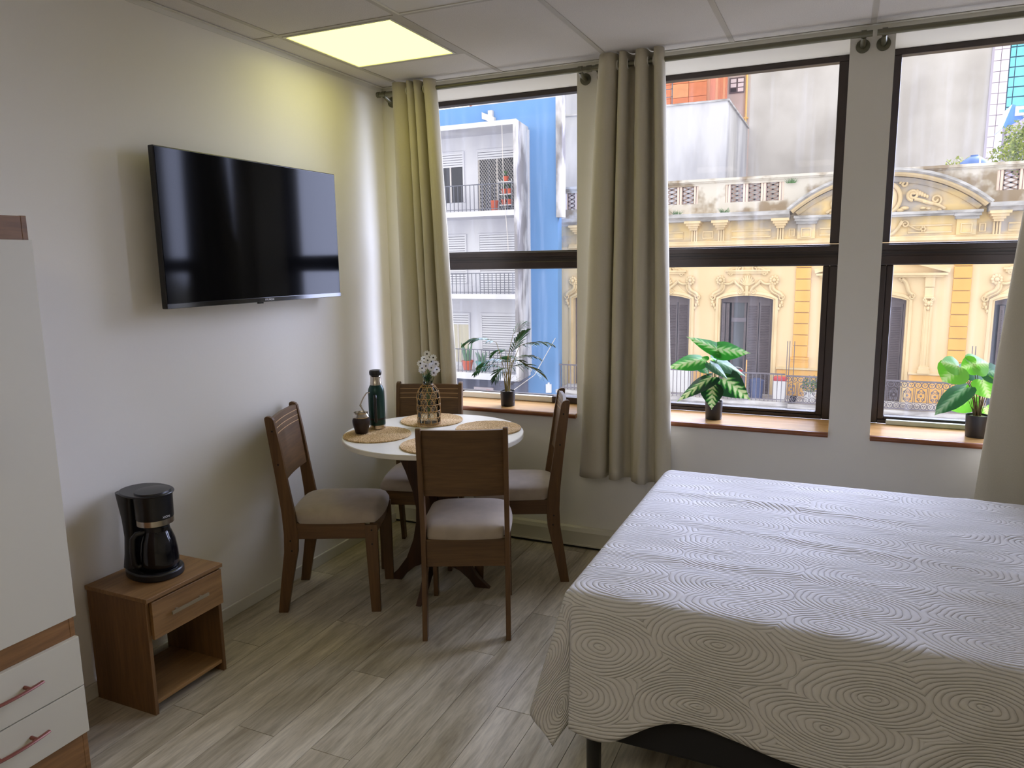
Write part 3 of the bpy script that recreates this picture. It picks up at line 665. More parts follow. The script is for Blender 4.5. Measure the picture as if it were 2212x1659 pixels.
# ---- bedside table with coffee maker
ns = thing('nightstand', 'small oak-coloured nightstand with one drawer under the coffee maker', 'nightstand', (0.016, -2.020, 0))
bx = 0.326
MB().box(0, bx + 0.004, -0.182, 0.182, 0.452, 0.468).build('top', M['night'], ns, bevel=0.0015)
for y0 in (-0.175, 0.160): MB().box(0, bx - 0.012, y0, y0 + 0.015, 0, 0.452).build('side_panel', M['night_z'], ns, bevel=0.001)
MB().box(0.02, bx - 0.018, -0.160, 0.160, 0.036, 0.051).build('shelf', M['night'], ns, bevel=0.001)
MB().box(0.003, 0.015, -0.160, 0.160, 0.30, 0.452).build('back_rail', M['night'], ns)
MB().box(0.02, bx - 0.03, -0.155, 0.155, 0.305, 0.316).build('drawer_tray', M['night'], ns)
dr = MB().box(bx - 0.012, bx + 0.003, -0.160, 0.174, 0.300, 0.446).build('drawer', M['night'], ns, bevel=0.0015)
hb = MB(); hb.box(bx + 0.016, bx + 0.022, -0.088, 0.088, 0.372, 0.384); hb.box(bx + 0.002, bx + 0.017, -0.062, -0.052, 0.374, 0.382); hb.box(bx + 0.002, bx + 0.017, 0.052, 0.062, 0.374, 0.382)
hb.build('drawer_handle', M['steelbar'], dr)

cf = thing('coffee_maker', 'black drip coffee maker with a steel band on the nightstand', 'coffee maker', (0.172, -2.010, 0.468), math.radians(-8))
def slab(pts, z0, z1): return MB().prism(pts, z0, z1, 'xy')
def oval(cx, rx, ry, e=2.3, n=44):
    pts = []
    for i in range(n):
        a = 2 * PI * i / n; c, s_ = cos(a), sin(a); pts.append((cx + rx * math.copysign(abs(c) ** (2 / e), c), ry * math.copysign(abs(s_) ** (2 / e), s_)))
    return pts
def rounded(x0, x1, hy, r1=0.03, r2=0.09, n=8):
    pts = []
    for (cx, cy, r, a0) in ((x1 - r2, hy - r2, r2, 0), (x0 + r1, hy - r1, r1, 90), (x0 + r1, -hy + r1, r1, 180), (x1 - r2, -hy + r2, r2, 270)):
        for i in range(n + 1):
            a = math.radians(a0 + 90 * i / n); pts.append((cx + r * cos(a), cy + r * sin(a)))
    return pts
slab(oval(-0.002, 0.116, 0.094), 0.0, 0.030).build('base', M['black'], cf, smooth=True, bevel=0.006, ang=50)
MB().lathe([(0.070, 0.030), (0.070, 0.033)], (0.030, 0, 0), 36).build('hot_plate', M['black_gloss'], cf, smooth=True)
# tower: waisted column
tw = MB(); rows = [(0.028, -0.115, -0.040, 0.088), (0.08, -0.112, -0.045, 0.080), (0.15, -0.110, -0.046, 0.074), (0.22, -0.114, -0.044, 0.076), (0.29, -0.120, -0.030, 0.084), (0.330, -0.124, -0.020, 0.088)]
vv = []; ff = []
ringn = None
for z, xa, xb, hy in rows:
    ring = rounded(xa, xb, hy * 0.86, 0.034, 0.02, 5); ringn = len(ring); vv += [(x, y, z) for x, y in ring]
for i in range(len(rows) - 1):
    for k in range(ringn): a, b = i * ringn + k, i * ringn + (k + 1) % ringn; ff.append((a, b, b + ringn, a + ringn))
ff.append(tuple(range(ringn - 1, -1, -1))); ff.append(tuple(range((len(rows) - 1) * ringn, len(rows) * ringn)))
tw.add(vv, ff).build('water_tower', M['black'], cf, smooth=True, ang=60)
MB().lathe([(0.052, 0.212), (0.067, 0.214), (0.067, 0.236)], (0.030, 0, 0), 44).build('steel_band', M['steel'], cf, smooth=True)
MB().lathe([(0.0665, 0.236), (0.068, 0.238), (0.070, 0.330)], (0.030, 0, 0), 44).build('filter_housing', M['black'], cf, smooth=True)
lid = slab(oval(-0.011, 0.116, 0.088, 2.15), 0.330, 0.338).build('lid', M['black'], cf, smooth=True, bevel=0.004, ang=50)
MB().lathe([(0.066, 0.338), (0.064, 0.344), (0.030, 0.347), (0.001, 0.347)], (0.030, 0, 0), 40).build('lid_dome', M['black'], lid, smooth=True)
text_obj('brand_print', 'XION', 0.012, M['white_print'], cf, (0.0995, 0.004, 0.247), (PI / 2, 0, PI / 2))
ca = thing('coffee_carafe', 'black thermal carafe standing inside the coffee maker', 'carafe', (0.172 + 0.030, -2.010, 0.468 + 0.033), math.radians(-8))
MB().lathe([(0.066, 0.0), (0.069, 0.004), (0.070, 0.030), (0.068, 0.070), (0.062, 0.110), (0.051, 0.143), (0.043, 0.158), (0.043, 0.166)], n=44).build('body', M['black_gloss'], ca, smooth=True)
MB().lathe([(0.046, 0.150), (0.047, 0.152), (0.045, 0.170), (0.030, 0.176), (0.001, 0.176)], n=36).build('carafe_lid', M['black'], ca, smooth=True)
MB().prism([(0.036, 0.166), (0.066, 0.172), (0.060, 0.158), (0.046, 0.148)], -0.010, 0.010, 'xz').build('spout', M['black'], ca, bevel=0.003)
ha = math.radians(-112)
MB().tube([(r * cos(ha), r * sin(ha), z) for r, z in ((0.045, 0.150), (0.075, 0.146), (0.088, 0.130), (0.092, 0.080), (0.090, 0.030), (0.080, 0.016), (0.064, 0.018))], 0.011, 10).build('handle', M['black'], ca, smooth=True)

# ---- wardrobe at the left edge
wd = thing('wardrobe', 'white and brown wardrobe with copper handles at the left edge', 'wardrobe', (0.014, -2.530, 0))
D_, L_ = 0.436, 1.10                  # depth (x), length along the wall (towards -y)
for y in (-0.016, -L_): MB().box(0, D_ - 0.018, y, y + 0.016, 0, 1.812).build('side_panel', M['ward_wood'], wd, bevel=0.001)
MB().box(0, D_ - 0.019, -L_ + 0.016, -0.016, 1.795, 1.811).build('top_panel', M['ward_wood'], wd)
MB().box(D_ - 0.034, D_ - 0.019, -L_ + 0.016, -0.016, 1.735, 1.795).build('cornice_rail', M['ward_wood'], wd)
MB().box(0, 0.006, -L_ + 0.016, -0.016, 0.05, 1.795).build('back_panel', M['ward_wood'], wd)
MB().box(D_ - 0.034, D_ - 0.019, -L_ + 0.016, -0.016, 0.500, 0.600).build('middle_rail', M['ward_wood'], wd)
MB().box(D_ - 0.034, D_ - 0.019, -L_ + 0.016, -0.016, 0.0, 0.20).build('plinth', M['ward_wood'], wd)
MB().box(0.01, D_ - 0.034, -L_ + 0.016, -0.016, 0.18, 0.195).build('bottom_panel', M['ward_wood'], wd)
def bow_handle(parent, c, vertical, length=0.15):
    pts = []
    for i in range(9):
        u = i / 8 * 2 - 1; o = 0.030 - 0.010 * u * u; pts.append((D_ + o, c[0] + (0 if vertical else u * length / 2), c[1] + (u * length / 2 if vertical else 0.012 * (u + 1) * 0)))
    h = MB().tube(pts, 0.0072, 8, flat=0.6)
    for u in (-0.55, 0.55): h.tube([(D_ - 0.001, c[0] + (0 if vertical else u * length / 2), c[1] + (u * length / 2 if vertical else 0)), (D_ + 0.026, c[0] + (0 if vertical else u * length / 2), c[1] + (u * length / 2 if vertical else 0))], 0.006, 8)
    h.build('handle', M['copper'], parent, smooth=True)
dl = (L_ - 0.004) / 2
for k in range(2):
    a, b = -(k + 1) * dl, -k * dl - 0.003
    d = MB().box(D_ - 0.018, D_, a, b, 0.584, 1.743).build('door', M['ward'], wd, bevel=0.001)
    bow_handle(d, (a + 0.352 if k == 0 else b - 0.345, 1.20), True, 0.20)
for z0, z1, hz in ((0.350, 0.514, 0.440), (0.188, 0.346, 0.277)):
    for k in range(2):
        a, b = -(k + 1) * dl, -k * dl - 0.003
        d = MB().box(D_ - 0.018, D_, a, b, z0, z1).build('drawer', M['ward'], wd, bevel=0.001)
        bow_handle(d, (a + dl / 2 + 0.04 if k == 0 else a + dl / 2 - 0.02, hz), False, 0.19)

# ================================================================== BED
BX0, BX1, BY0, BY1, BZ = 1.905, 3.86, -1.945, -0.565, 0.672
bb = thing('bed_base', 'black upholstered bed base with round black legs under the white bedspread', 'bed', (0, 0, 0))
MB().box(BX0 + 0.01, BX1 - 0.01, BY0 + 0.01, BY1 - 0.01, 0.183, 0.430).build('box_spring', M['black_fabric'], bb, bevel=0.015, seg=3)
for x in (BX0 + 0.043, (BX0 + BX1) / 2, BX1 - 0.05):
    for y in (BY0 + 0.045, BY1 - 0.045):
        MB().lathe([(0.021, 0.0), (0.023, 0.003), (0.024, 0.178), (0.024, 0.186)], (x, y, 0), 20).build('leg', M['black'], bb, smooth=True)
ma = MB().box(BX0 + 0.012, BX1 - 0.012, BY0 + 0.012, BY1 - 0.012, 0.431, BZ - 0.010).build('mattress', M['mattress'], bevel=0.04, seg=4)
tag(ma, 'mattress lying under the white quilted bedspread', 'mattress')

def bedspread():
    DR = 0.43                        # drop of the cloth
    r = 0.035                        # edge rounding
    du = 0.018
    S0, S1 = -DR, BX1 - BX0 - 0.02; T0, T1 = -DR, (BY1 - BY0) + DR
    ns_, nt_ = int((S1 - S0) / du), int((T1 - T0) / du)
    Wd = BY1 - BY0
    rn = lambda x, y, s: noise.noise(Vector((x * s, y * s, 3.1)))
    def drop(d, hem):                # distance past the edge -> (outward, down)
        a = d / r
        if a < PI / 2: return r * sin(a) , r * (1 - cos(a))
        return r, r + (d - r * PI / 2)
    V = []; UV = []
    for j in range(nt_ + 1):
        t = T0 + (T1 - T0) * j / nt_
        for i in range(ns_ + 1):
            s = S0 + (S1 - S0) * i / ns_
            UV.append((s, t))
            x, y, z = BX0 + max(s, 0), BY0 + min(max(t, 0), Wd), BZ
            a = -s if s < 0 else 0.0
            b = -t if t < 0 else (t - Wd if t > Wd else 0.0)
            sy = -1 if t < 0 else 1
            if a == 0 and b == 0:
                wv = 0.006 * rn(s, t * 1.0, 2.3) + 0.004 * rn(s * 0.7, t * 2.2, 6.0)
                e = min(1, min(s, t, Wd - t) / 0.15 + 0.15)
                z += wv * max(e, 0)
                for (cs, ct, an, ln, am) in ((0.45, 1.02, -0.06, 0.50, 0.008), (0.95, 0.62, -0.10, 0.70, 0.007), (0.60, 0.35, 0.05, 0.6, 0.005), (1.25, 0.95, 0.35, 0.2, 0.006)):
                    ds, dt = s - cs, t - ct; q = -ds * sin(an) + dt * cos(an); l = ds * cos(an) + dt * sin(an)
                    z += am * math.exp(-(q / 0.018) ** 2) * math.exp(-(l / ln) ** 4)
            elif a == 0 or b == 0:
                d = a + b
                o, dn = drop(d, 0)
                hang = max(d - r * 1.57, 0)
                if b > 0:
                    # hem length varies; cloth swings out in shallow waves
                    k = 1.0 + 0.10 * sin(s * 11 + 0.4) * math.exp(-((s - 0.12) / 0.16) ** 2) - 0.10 * math.exp(-((s - 0.34) / 0.16) ** 2) - 0.13 * min(1, s / 0.5)
                    dn = r + hang * k if d > r * 1.57 else dn
                    o += hang * (0.05 + 0.045 * sin(s * 9 + 1.0) + 0.03 * rn(s, 0.2, 3.0)) + 0.012 * math.exp(-((s + (d - 0.2) * 0.9 - 1.05) / 0.05) ** 2)
                    y += sy * o; z -= dn
                else:
                    o += hang * (0.06 + 0.04 * sin(t * 10)); x -= o; z -= dn
            else:
                rho = math.hypot(a, b); ph = math.atan2(a, b)          # 0 = along the side, pi/2 = along the foot
                u = ph / (PI / 2)
                o, dn = drop(rho, 0); hang = max(rho - r * 1.57, 0)
                flare = 0.05 + 0.20 * math.exp(-((u - 0.70) / 0.15) ** 2) - 0.09 * math.exp(-((u - 0.25) / 0.13) ** 2)
                ang = u * PI / 2
                ang = (PI / 2) * (0.5 - 0.5 * cos(PI * min(1, u * 1.06)))
                oo = o + hang * flare
                dn2 = r + hang * (0.955 - 0.10 * math.exp(-((u - 0.5) / 0.3) ** 2)) if rho > r * 1.57 else dn
                x -= oo * sin(ang); y += sy * oo * cos(ang); z -= dn2
            V.append((x, y, z))
    F = []
    for j in range(nt_):
        for i in range(ns_):
            q = j * (ns_ + 1) + i; F.append((q, q + 1, q + ns_ + 2, q + ns_ + 1))
    me = bpy.data.meshes.new('bedspread'); me.from_pydata(V, [], F); uvl = me.uv_layers.new(name='UVMap')
    for lp in me.loops: uvl.data[lp.index].uv = UV[lp.vertex_index]
    me.polygons.foreach_set('use_smooth', [True] * len(me.polygons)); me.materials.append(M['quilt'])
    o = bpy.data.objects.new('bedspread', me); link(o)
    so = o.modifiers.new('thickness', 'SOLIDIFY'); so.thickness = 0.006; so.offset = 1
    tag(o, 'white quilted bedspread with oval stitching draped over the bed', 'bedspread')
bedspread()
# pillow at the head, only its corner in view
pv = []; pf = []; n = 20
for sgn in (1, -1):
    for j in range(n + 1):
        for i in range(n + 1):
            u, w = i / n * 2 - 1, j / n * 2 - 1
            th_ = 0.075 * max(0, (1 - u ** 4) * (1 - w ** 4)) ** 0.55
            px, py = u * (0.24 - 0.025 * (1 - w * w) * 0 - 0.02 * (1 - abs(w) ** 2) * 0), w * 0.34
            pinch = 1 - 0.06 * (1 - abs(u) ** 3) * abs(w) ** 6 - 0.0
            pv.append((px * (1 - 0.05 * (1 - w * w) * abs(u) ** 4), py * (1 - 0.05 * (1 - u * u) * abs(w) ** 4), sgn * th_))
N = (n + 1) ** 2
for k in (0, N):
    for j in range(n):
        for i in range(n):
            a = k + j * (n + 1) + i; pf.append((a, a + 1, a + n + 2, a + n + 1) if k == 0 else (a, a + n + 1, a + n + 2, a + 1))
pl = MB().add(pv, pf); po = pl.build('pillow', M['cotton'], smooth=True, ang=180); po.location = (3.595, -0.93, BZ + 0.085); tag(po, 'white pillow at the head of the bed, at the right edge', 'pillow')

# ================================================================== POTTED PLANTS ON THE SILLS
def pot(t, r, h, soil):
    MB().lathe([(r * 0.90, 0.0), (r * 0.92, 0.002), (r, h - 0.002), (r, h), (r - 0.003, h), (r - 0.004, h - 0.012), (0.001, h - 0.012)], n=40).build('pot', M['pot'], t, smooth=True, ang=30)
    mb = MB(); n = 28
    prof = [(0.001, h - 0.004), (r * 0.5, h - 0.005), (r - 0.0045, h - 0.010)]
    mb.lathe(prof[::-1], n=n).build('soil', M[soil], t, smooth=True)
ZI = 0.7965
pp = Vector((0.765, 0.085, ZI))
palm = thing('potted_palm', 'small green palm in a black pot on the sill behind the table', 'potted plant', pp)
pot(palm, 0.046, 0.093, 'soil')
rnd = random.Random(4)
FR0 = [((0.706, 0.059, 1.184), (0.544, -0.035, 1.206), 0.052, 14, 0.035), ((0.795, 0.077, 1.118), (0.878, 0.070, 1.246), 0.075, 13, 0.006), ((0.791, 0.118, 1.230), (0.827, 0.167, 1.288), 0.062, 9, 0.0),
      ((0.828, 0.135, 1.161), (0.989, 0.239, 1.178), 0.058, 15, 0.02), ((0.760, 0.061, 1.075), (0.631, -0.030, 1.070), 0.050, 12, 0.03), ((0.746, 0.044, 1.034), (0.636, -0.082, 1.039), 0.046, 12, 0.035),
      ((0.790, 0.096, 1.064), (0.921, 0.199, 1.099), 0.052, 13, 0.03), ((0.788, 0.062, 1.030), (0.986, 0.096, 1.019), 0.068, 15, 0.045), ((0.788, 0.052, 1.028), (0.749, -0.053, 0.999), 0.050, 10, 0.03),
      ((0.755, 0.102, 1.127), (0.668, 0.097, 1.121), 0.045, 9, 0.02), ((0.806, 0.070, 1.076), (0.883, 0.072, 1.063), 0.046, 9, 0.015), ((0.770, 0.130, 1.05), (0.700, 0.230, 1.09), 0.05, 11, 0.02)]
FR = [(a, b, ll * 1.40, int(nl * 0.85), arch) for a, b, ll, nl, arch in FR0]
for k, (a, b, ll, nl, arch) in enumerate(FR):
    a = Vector(a) - pp; b = Vector(b) - pp
    root = Vector((rnd.uniform(-0.016, 0.016), rnd.uniform(-0.016, 0.016), 0.075))
    mid = root.lerp(a, 0.55); mid.x = root.x + (a.x - root.x) * 0.25; mid.y = root.y + (a.y - root.y) * 0.25
    path = [root, root.lerp(mid, 0.5), mid, mid.lerp(a, 0.6) + Vector((0, 0, 0.006)), a]
    ax = (b - a); spine = []
    for i in range(nl + 1):
        u = i / nl; spine.append(a + ax * u + Vector((0, 0, arch * 4 * u * (1 - u) * 0.7 - arch * 0.5 * u * u)))
    fr_ = MB(); side0 = ax.normalized().cross(Vector((0, 0, 1)))
    if side0.length < 0.3: side0 = Vector((0.9, 0.4, 0))
    side0.normalize()
    steep = ax.normalized().z > 0.6
    nrm = ax.normalized().cross(side0).normalized() * -1
    for i in range(1, nl + 1):
        u = i / nl; p = spine[i]; tdir = (spine[i] - spine[i - 1]).normalized(); L_ = ll * (0.55 + 0.9 * sin(PI * min(1, 0.15 + u * 0.8))) * 0.8
        for sg in (-1, 1):
            d = (side0 * sg * (1.0 - 0.35 * u) + tdir * (0.55 + 0.55 * u) + Vector((0, 0, rnd.uniform(-0.40, -0.05) if not steep else rnd.uniform(-0.1, 0.1)))).normalized()
            w = tdir.cross(d).cross(d).normalized(); zz = Vector((0.2, -0.3, 1)); zz = (zz - d * zz.dot(d)).normalized(); w = (w * 0.75 + zz * sg * 0.65).normalized() * 0.0052
            q1, q2, q3 = p + d * L_ * 0.35, p + d * L_ * 0.75 + Vector((0, 0, -0.004)), p + d * L_ + Vector((0, 0, -0.012))
            up = Vector((0, 0, 0.002))
            fr_.add([p - w * 0.3, p + w * 0.3, q1 + w, q1 - w, q2 + w * 0.8, q2 - w * 0.8, q3, q1 + up, q2 + up], [(0, 1, 2, 7), (0, 7, 3), (7, 2, 4, 8), (3, 7, 8, 5), (8, 4, 6), (5, 8, 6)])
    f_ = fr_.build('frond', M['palm'], palm)
    MB().tube(path, [0.0030, 0.0028, 0.0024, 0.0018, 0.0014], 6).tube(spine, [0.0014 - 0.0008 * i / nl for i in range(nl + 1)], 5).build('stalk', M['stem'], f_, smooth=True)
hair = MB()
for k in range(12):
    a = rnd.uniform(0, 2 * PI); r0 = 0.014; pts = [Vector((r0 * cos(a), r0 * sin(a), 0.11 + 0.01 * k % 0.05))]
    d = Vector((cos(a) * 0.5 + 0.5, sin(a) * 0.5 + 0.1, 0.5))
    for i in range(7): d = d + Vector((rnd.uniform(-0.4, 0.4), rnd.uniform(-0.4, 0.4), rnd.uniform(-0.5, 0.3))); pts.append(pts[-1] + d.normalized() * 0.014)
    hair.tube(pts, 0.0006, 4)
hair.build('root_fibres', M['stem_dark'], palm, kind='stuff')

HEART = [(-0.02, 0.0), (-0.14, 0.10), (-0.20, 0.24), (-0.16, 0.38), (-0.02, 0.47), (0.16, 0.50), (0.34, 0.46), (0.52, 0.36), (0.70, 0.235), (0.86, 0.115), (0.96, 0.04), (1.06, 0.0)]
ROUND = [(-0.03, 0.0), (-0.15, 0.10), (-0.21, 0.26), (-0.16, 0.42), (0.00, 0.54), (0.20, 0.60), (0.40, 0.58), (0.60, 0.48), (0.78, 0.32), (0.90, 0.17), (0.97, 0.07), (1.04, 0.0)]
def leaf(t, base, tip, width, m, outline=HEART, fold=0.22, droop=0.12, face=(0.30, -0.75, 0.60), root=None, rs=0.0017, stem_m='stem', lobes=0.0):
    base, tip = Vector(base), Vector(tip); ax = tip - base; L_ = ax.length; ax.normalize()
    nrm = Vector(face); nrm = (nrm - ax * nrm.dot(ax)).normalized(); sd = ax.cross(nrm).normalized()
    rings = (0.0, 0.34, 0.68, 1.0)
    half = outline; pts = half + [(u, -w) for u, w in half[-2:0:-1]]
    V = []; UVs = []; F = []
    c0 = (0.10, 0.0)
    n = len(pts)
    def put(u, w):
        x = u * L_; s_ = w * width
        z = -fold * abs(s_) - droop * L_ * (u * u) + 0.03 * L_ * sin(u * 7) * abs(w)
        V.append(base + ax * x + sd * s_ + nrm * z); UVs.append((u, w))
    put(*c0)
    for g in rings[1:]:
        for (u, w) in pts: 
            rr = 1 + lobes * sin(6 * math.atan2(w, u - 0.3)) * (g ** 2)
            put(c0[0] + (u - c0[0]) * g * rr, w * g * rr)
    for i in range(n): F.append((0, 1 + i, 1 + (i + 1) % n))
    for g in range(2):
        for i in range(n):
            a, b = 1 + g * n + i, 1 + g * n + (i + 1) % n; F.append((a, a + n, b + n, b))
    me = bpy.data.meshes.new('leaf'); me.from_pydata(V, [], F); ul = me.uv_layers.new(name='UVMap')
    for lp in me.loops: ul.data[lp.index].uv = UVs[lp.vertex_index]
    me.polygons.foreach_set('use_smooth', [True] * len(me.polygons)); me.materials.append(M[m])
    o = bpy.data.objects.new('leaf', me); link(o, t)
    if root is not None:
        root = Vector(root); mid = root.lerp(base, 0.5); mid.x = root.x + (base.x - root.x) * 0.28; mid.y = root.y + (base.y - root.y) * 0.28; mid.z += 0.01
        q = mid.lerp(base, 0.6) + Vector((0, 0, 0.008))
        MB().tube([root, root.lerp(mid, 0.5), mid, q, base], [rs * 1.3, rs * 1.2, rs, rs * 0.8, rs * 0.7], 6).build('leaf_stalk', M[stem_m], o, smooth=True)
    return o
p2 = Vector((1.99, 0.12, ZI))
syn = thing('potted_syngonium', 'potted plant with dark green white-veined arrow leaves on the middle sill', 'potted plant', p2)
pot(syn, 0.047, 0.100, 'soil')
UPF, CAM, SHA = (0.15, -0.35, 0.9), (0.25, -0.9, 0.25), (0.1, -0.6, -0.5)
for a, b, w, m, fc in [((2.007, 0.127, 1.175), (1.853, 0.092, 1.256), 0.095, 'leaf_var2', (0.3, -0.75, 0.75)), ((2.007, 0.127, 1.179), (2.163, 0.164, 1.171), 0.120, 'leaf_var2', (0.1, -0.8, 0.6)),
                       ((1.908, 0.084, 1.122), (1.765, -0.013, 1.100), 0.120, 'leaf_var2', (-0.1, -0.75, 0.65)), ((1.939, 0.130, 1.113), (1.904, 0.136, 1.131), 0.06, 'leaf_var2', CAM),
                       ((1.976, 0.081, 1.106), (2.070, 0.057, 1.041), 0.085, 'leaf_deep', (0.5, -0.5, 0.8)), ((1.997, 0.123, 1.116), (2.150, 0.192, 1.045), 0.105, 'leaf_deep', (0.3, -0.6, 0.75)),
                       ((2.040, 0.109, 1.022), (2.179, 0.095, 0.930), 0.160, 'leaf_var', (0.25, -0.9, 0.45)), ((1.969, 0.078, 1.028), (1.820, -0.043, 0.932), 0.115, 'leaf_var', (-0.3, -0.7, 0.7)),
                       ((1.987, 0.064, 0.982), (1.999, 0.004, 0.880), 0.125, 'leaf_var', (0.3, -0.9, 0.2)), ((2.002, 0.125, 0.953), (2.045, 0.165, 0.930), 0.070, 'leaf_deep', CAM),
                       ((1.982, 0.160, 1.136), (1.949, 0.189, 1.111), 0.06, 'leaf_var2', CAM), ((1.920, 0.133, 1.087), (1.955, 0.168, 1.034), 0.07, 'leaf_deep', CAM), ((2.03, 0.15, 1.07), (2.10, 0.16, 1.04), 0.06, 'leaf_var', (0.2, -0.7, 0.6))]:
    leaf(syn, Vector(a) - p2, Vector(b) - p2, w, m, face=fc, root=(rnd.uniform(-0.012, 0.012), rnd.uniform(-0.012, 0.012), 0.086))
p3 = Vector((3.228, 0.130, ZI))
phi = thing('potted_philodendron', 'potted plant with bright lime green leaves on the sill beside the right curtain', 'potted plant', p3)
pot(phi, 0.049, 0.108, 'moss')
for a, b, w, m, fc in [((3.120, 0.060, 1.140), (3.060, 0.000, 1.085), 0.125, 'leaf_lime', (0.1, -0.85, 0.45)), ((3.118, 0.058, 1.146), (3.052, 0.010, 1.172), 0.085, 'leaf_lime', (0.1, -0.8, 0.6)),
                       ((3.190, 0.115, 1.150), (3.262, 0.160, 1.158), 0.115, 'leaf_lime', (0.2, -0.75, 0.7)), ((3.198, 0.117, 1.152), (3.140, 0.110, 1.130), 0.085, 'leaf_lime', (0.2, -0.8, 0.5)),
                       ((3.173, 0.171, 1.110), (3.292, 0.246, 1.094), 0.095, 'leaf_deep', (0.2, -0.75, 0.7)), ((3.157, 0.076, 1.036), (3.033, -0.023, 0.938), 0.095, 'leaf_deep', (-0.3, -0.7, 0.7)),
                       ((3.197, 0.149, 0.994), (3.101, 0.128, 0.925), 0.120, 'leaf_lime', (0.2, -0.9, 0.2)), ((3.232, 0.110, 1.073), (3.266, 0.092, 0.997), 0.095, 'leaf_lime', (0.1, -0.9, 0.2)),
                       ((3.268, 0.192, 0.930), (3.290, 0.215, 0.870), 0.085, 'leaf_lime', (-0.2, -0.9, 0.2)), ((3.25, 0.14, 1.12), (3.34, 0.15, 1.09), 0.10, 'leaf_deep', (0.2, -0.7, 0.7))]:
    leaf(phi, Vector(a) - p3, Vector(b) - p3, w, m, ROUND, fold=0.15, face=fc, root=(rnd.uniform(-0.012, 0.012), rnd.uniform(-0.012, 0.012), 0.096), rs=0.0020, stem_m='stem_dark')
th_ = MB()
for k in range(26):
    a = rnd.uniform(0, 2 * PI); r0 = rnd.uniform(0.002, 0.016); z1 = rnd.uniform(0.14, 0.20)
    th_.tube([(r0 * cos(a), r0 * sin(a), 0.094), (r0 * 1.5 * cos(a), r0 * 1.5 * sin(a), 0.13), (r0 * 2.6 * cos(a), r0 * 2.6 * sin(a), z1)], 0.0012, 4)
th_.build('root_fibres', M['stem_dark'], phi, kind='stuff')

# ================================================================== THE STREET OUTSIDE
def stone(name, c1, c2, scale=1.2, stretch=(1, 1, 0.5), rough=0.9, bump=0.1, lo=0.35, hi=0.6): return mat(name, c1, rough, col2=c2, vscale=scale, stretch=stretch, bump=bump, bscale=14, lo=lo, hi=hi, detail=8, spec=0.1)
M['cream'] = stone('cream_stucco', lin(228, 206, 168), lin(222, 199, 160), 0.8)
M['cream_mould'] = stone('cream_moulding', lin(230, 208, 168), lin(214, 192, 152), 2)
M['quoin'] = stone('ochre_block', lin(232, 184, 110), lin(226, 176, 104), 2)
M['weather'] = stone('weathered_frieze', lin(226, 200, 146), lin(176, 168, 160), 0.8, (1, 1, 1.6), lo=0.40, hi=0.58)
M['parapet'] = stone('stained_parapet', lin(208, 202, 192), lin(152, 136, 114), 1.5, (1, 1, 1), lo=0.42, hi=0.56)
M['cornice'] = stone('grey_lead_cornice', lin(196, 194, 194), lin(148, 144, 140), 1.6, (1, 1, 3))
M['lattice'] = mat('cast_lattice', lin(150, 130, 120), 0.9)
M['baluster'] = mat('pinkish_post', lin(226, 206, 192), 0.9)
M['shutter'] = mat('brown_grey_shutter', lin(104, 94, 98), 0.6, var=0.15, vscale=5)
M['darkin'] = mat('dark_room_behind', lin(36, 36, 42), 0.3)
M['pane_far'] = mat('far_window_glass', lin(70, 74, 82), 0.12)
M['whitefr'] = mat('weathered_white_paint', lin(206, 200, 196), 0.7)
M['iron'] = mat('wrought_iron', lin(112, 106, 116), 0.6)
M['slab'] = stone('balcony_stone', lin(206, 204, 206), lin(158, 154, 156), 1.5, (1, 1, 4))
M['party'] = stone('grey_party_wall', lin(198, 193, 188), lin(172, 166, 160), 0.35, (1, 1, 0.8), lo=0.36, hi=0.62)
M['cube'] = stone('whitewashed_wall', lin(206, 204, 204), lin(160, 158, 160), 0.5, (1.4, 1, 0.35), lo=0.34, hi=0.60)
M['beige'] = stone('beige_wall', lin(214, 208, 200), lin(196, 190, 184), 0.6)
M['orange1'] = mat('terracotta_panel', lin(226, 138, 96), 0.9, var=0.12, vscale=3)
M['orange2'] = mat('terracotta_panel_pale', lin(234, 164, 116), 0.9, var=0.12, vscale=3)
M['joint'] = mat('panel_joint', lin(176, 100, 70), 0.9)
M['yellowpipe'] = mat('yellow_gas_pipe', lin(232, 205, 120), 0.5)
M['blue'] = stone('blue_painted_wall', lin(112, 154, 206), lin(106, 147, 198), 0.9)
M['bwhite'] = stone('white_balcony_paint', lin(214, 214, 220), lin(196, 196, 206), 0.8)
M['bstain'] = stone('mould_stained_white', lin(214, 212, 216), lin(134, 130, 132), 1.3, (1, 1, 0.4), lo=0.42, hi=0.56)
M['roller'] = mat('white_roller_shutter', lin(216, 216, 222), 0.6)
M['roller_gap'] = mat('roller_gap', lin(126, 126, 136), 0.8)
M['rail_dark'] = mat('dark_balcony_rail', lin(96, 98, 110), 0.6)
M['rail_white'] = mat('white_rack', lin(232, 232, 236), 0.6)
M['terracotta'] = mat('terracotta_pot', lin(206, 98, 66), 0.8)
M['teal'] = mat('teal_pot', lin(90, 158, 154), 0.6)
M['cactus'] = mat('cactus_green', lin(104, 142, 112), 0.7, var=0.2, vscale=8)
M['shopdark'] = stone('dark_shop_front', lin(112, 114, 132), lin(92, 94, 112), 1.2)
M['red'] = mat('red_plastic', lin(206, 70, 76), 0.5)
M['bluebin'] = mat('blue_plastic', lin(70, 84, 128), 0.5)
M['whiteobj'] = mat('white_plastic', lin(232, 232, 236), 0.5)
M['pole'] = mat('pale_wood_pole', lin(226, 176, 110), 0.7)
M['tower_glass'] = mat('turquoise_glazing', lin(126, 206, 214), 0.15, col2=lin(86, 176, 192), vscale=0.35)
M['tower_bar'] = mat('dark_mullion', lin(52, 96, 112), 0.5)
M['clad'] = mat('pale_cladding_panel', lin(204, 192, 200), 0.5)
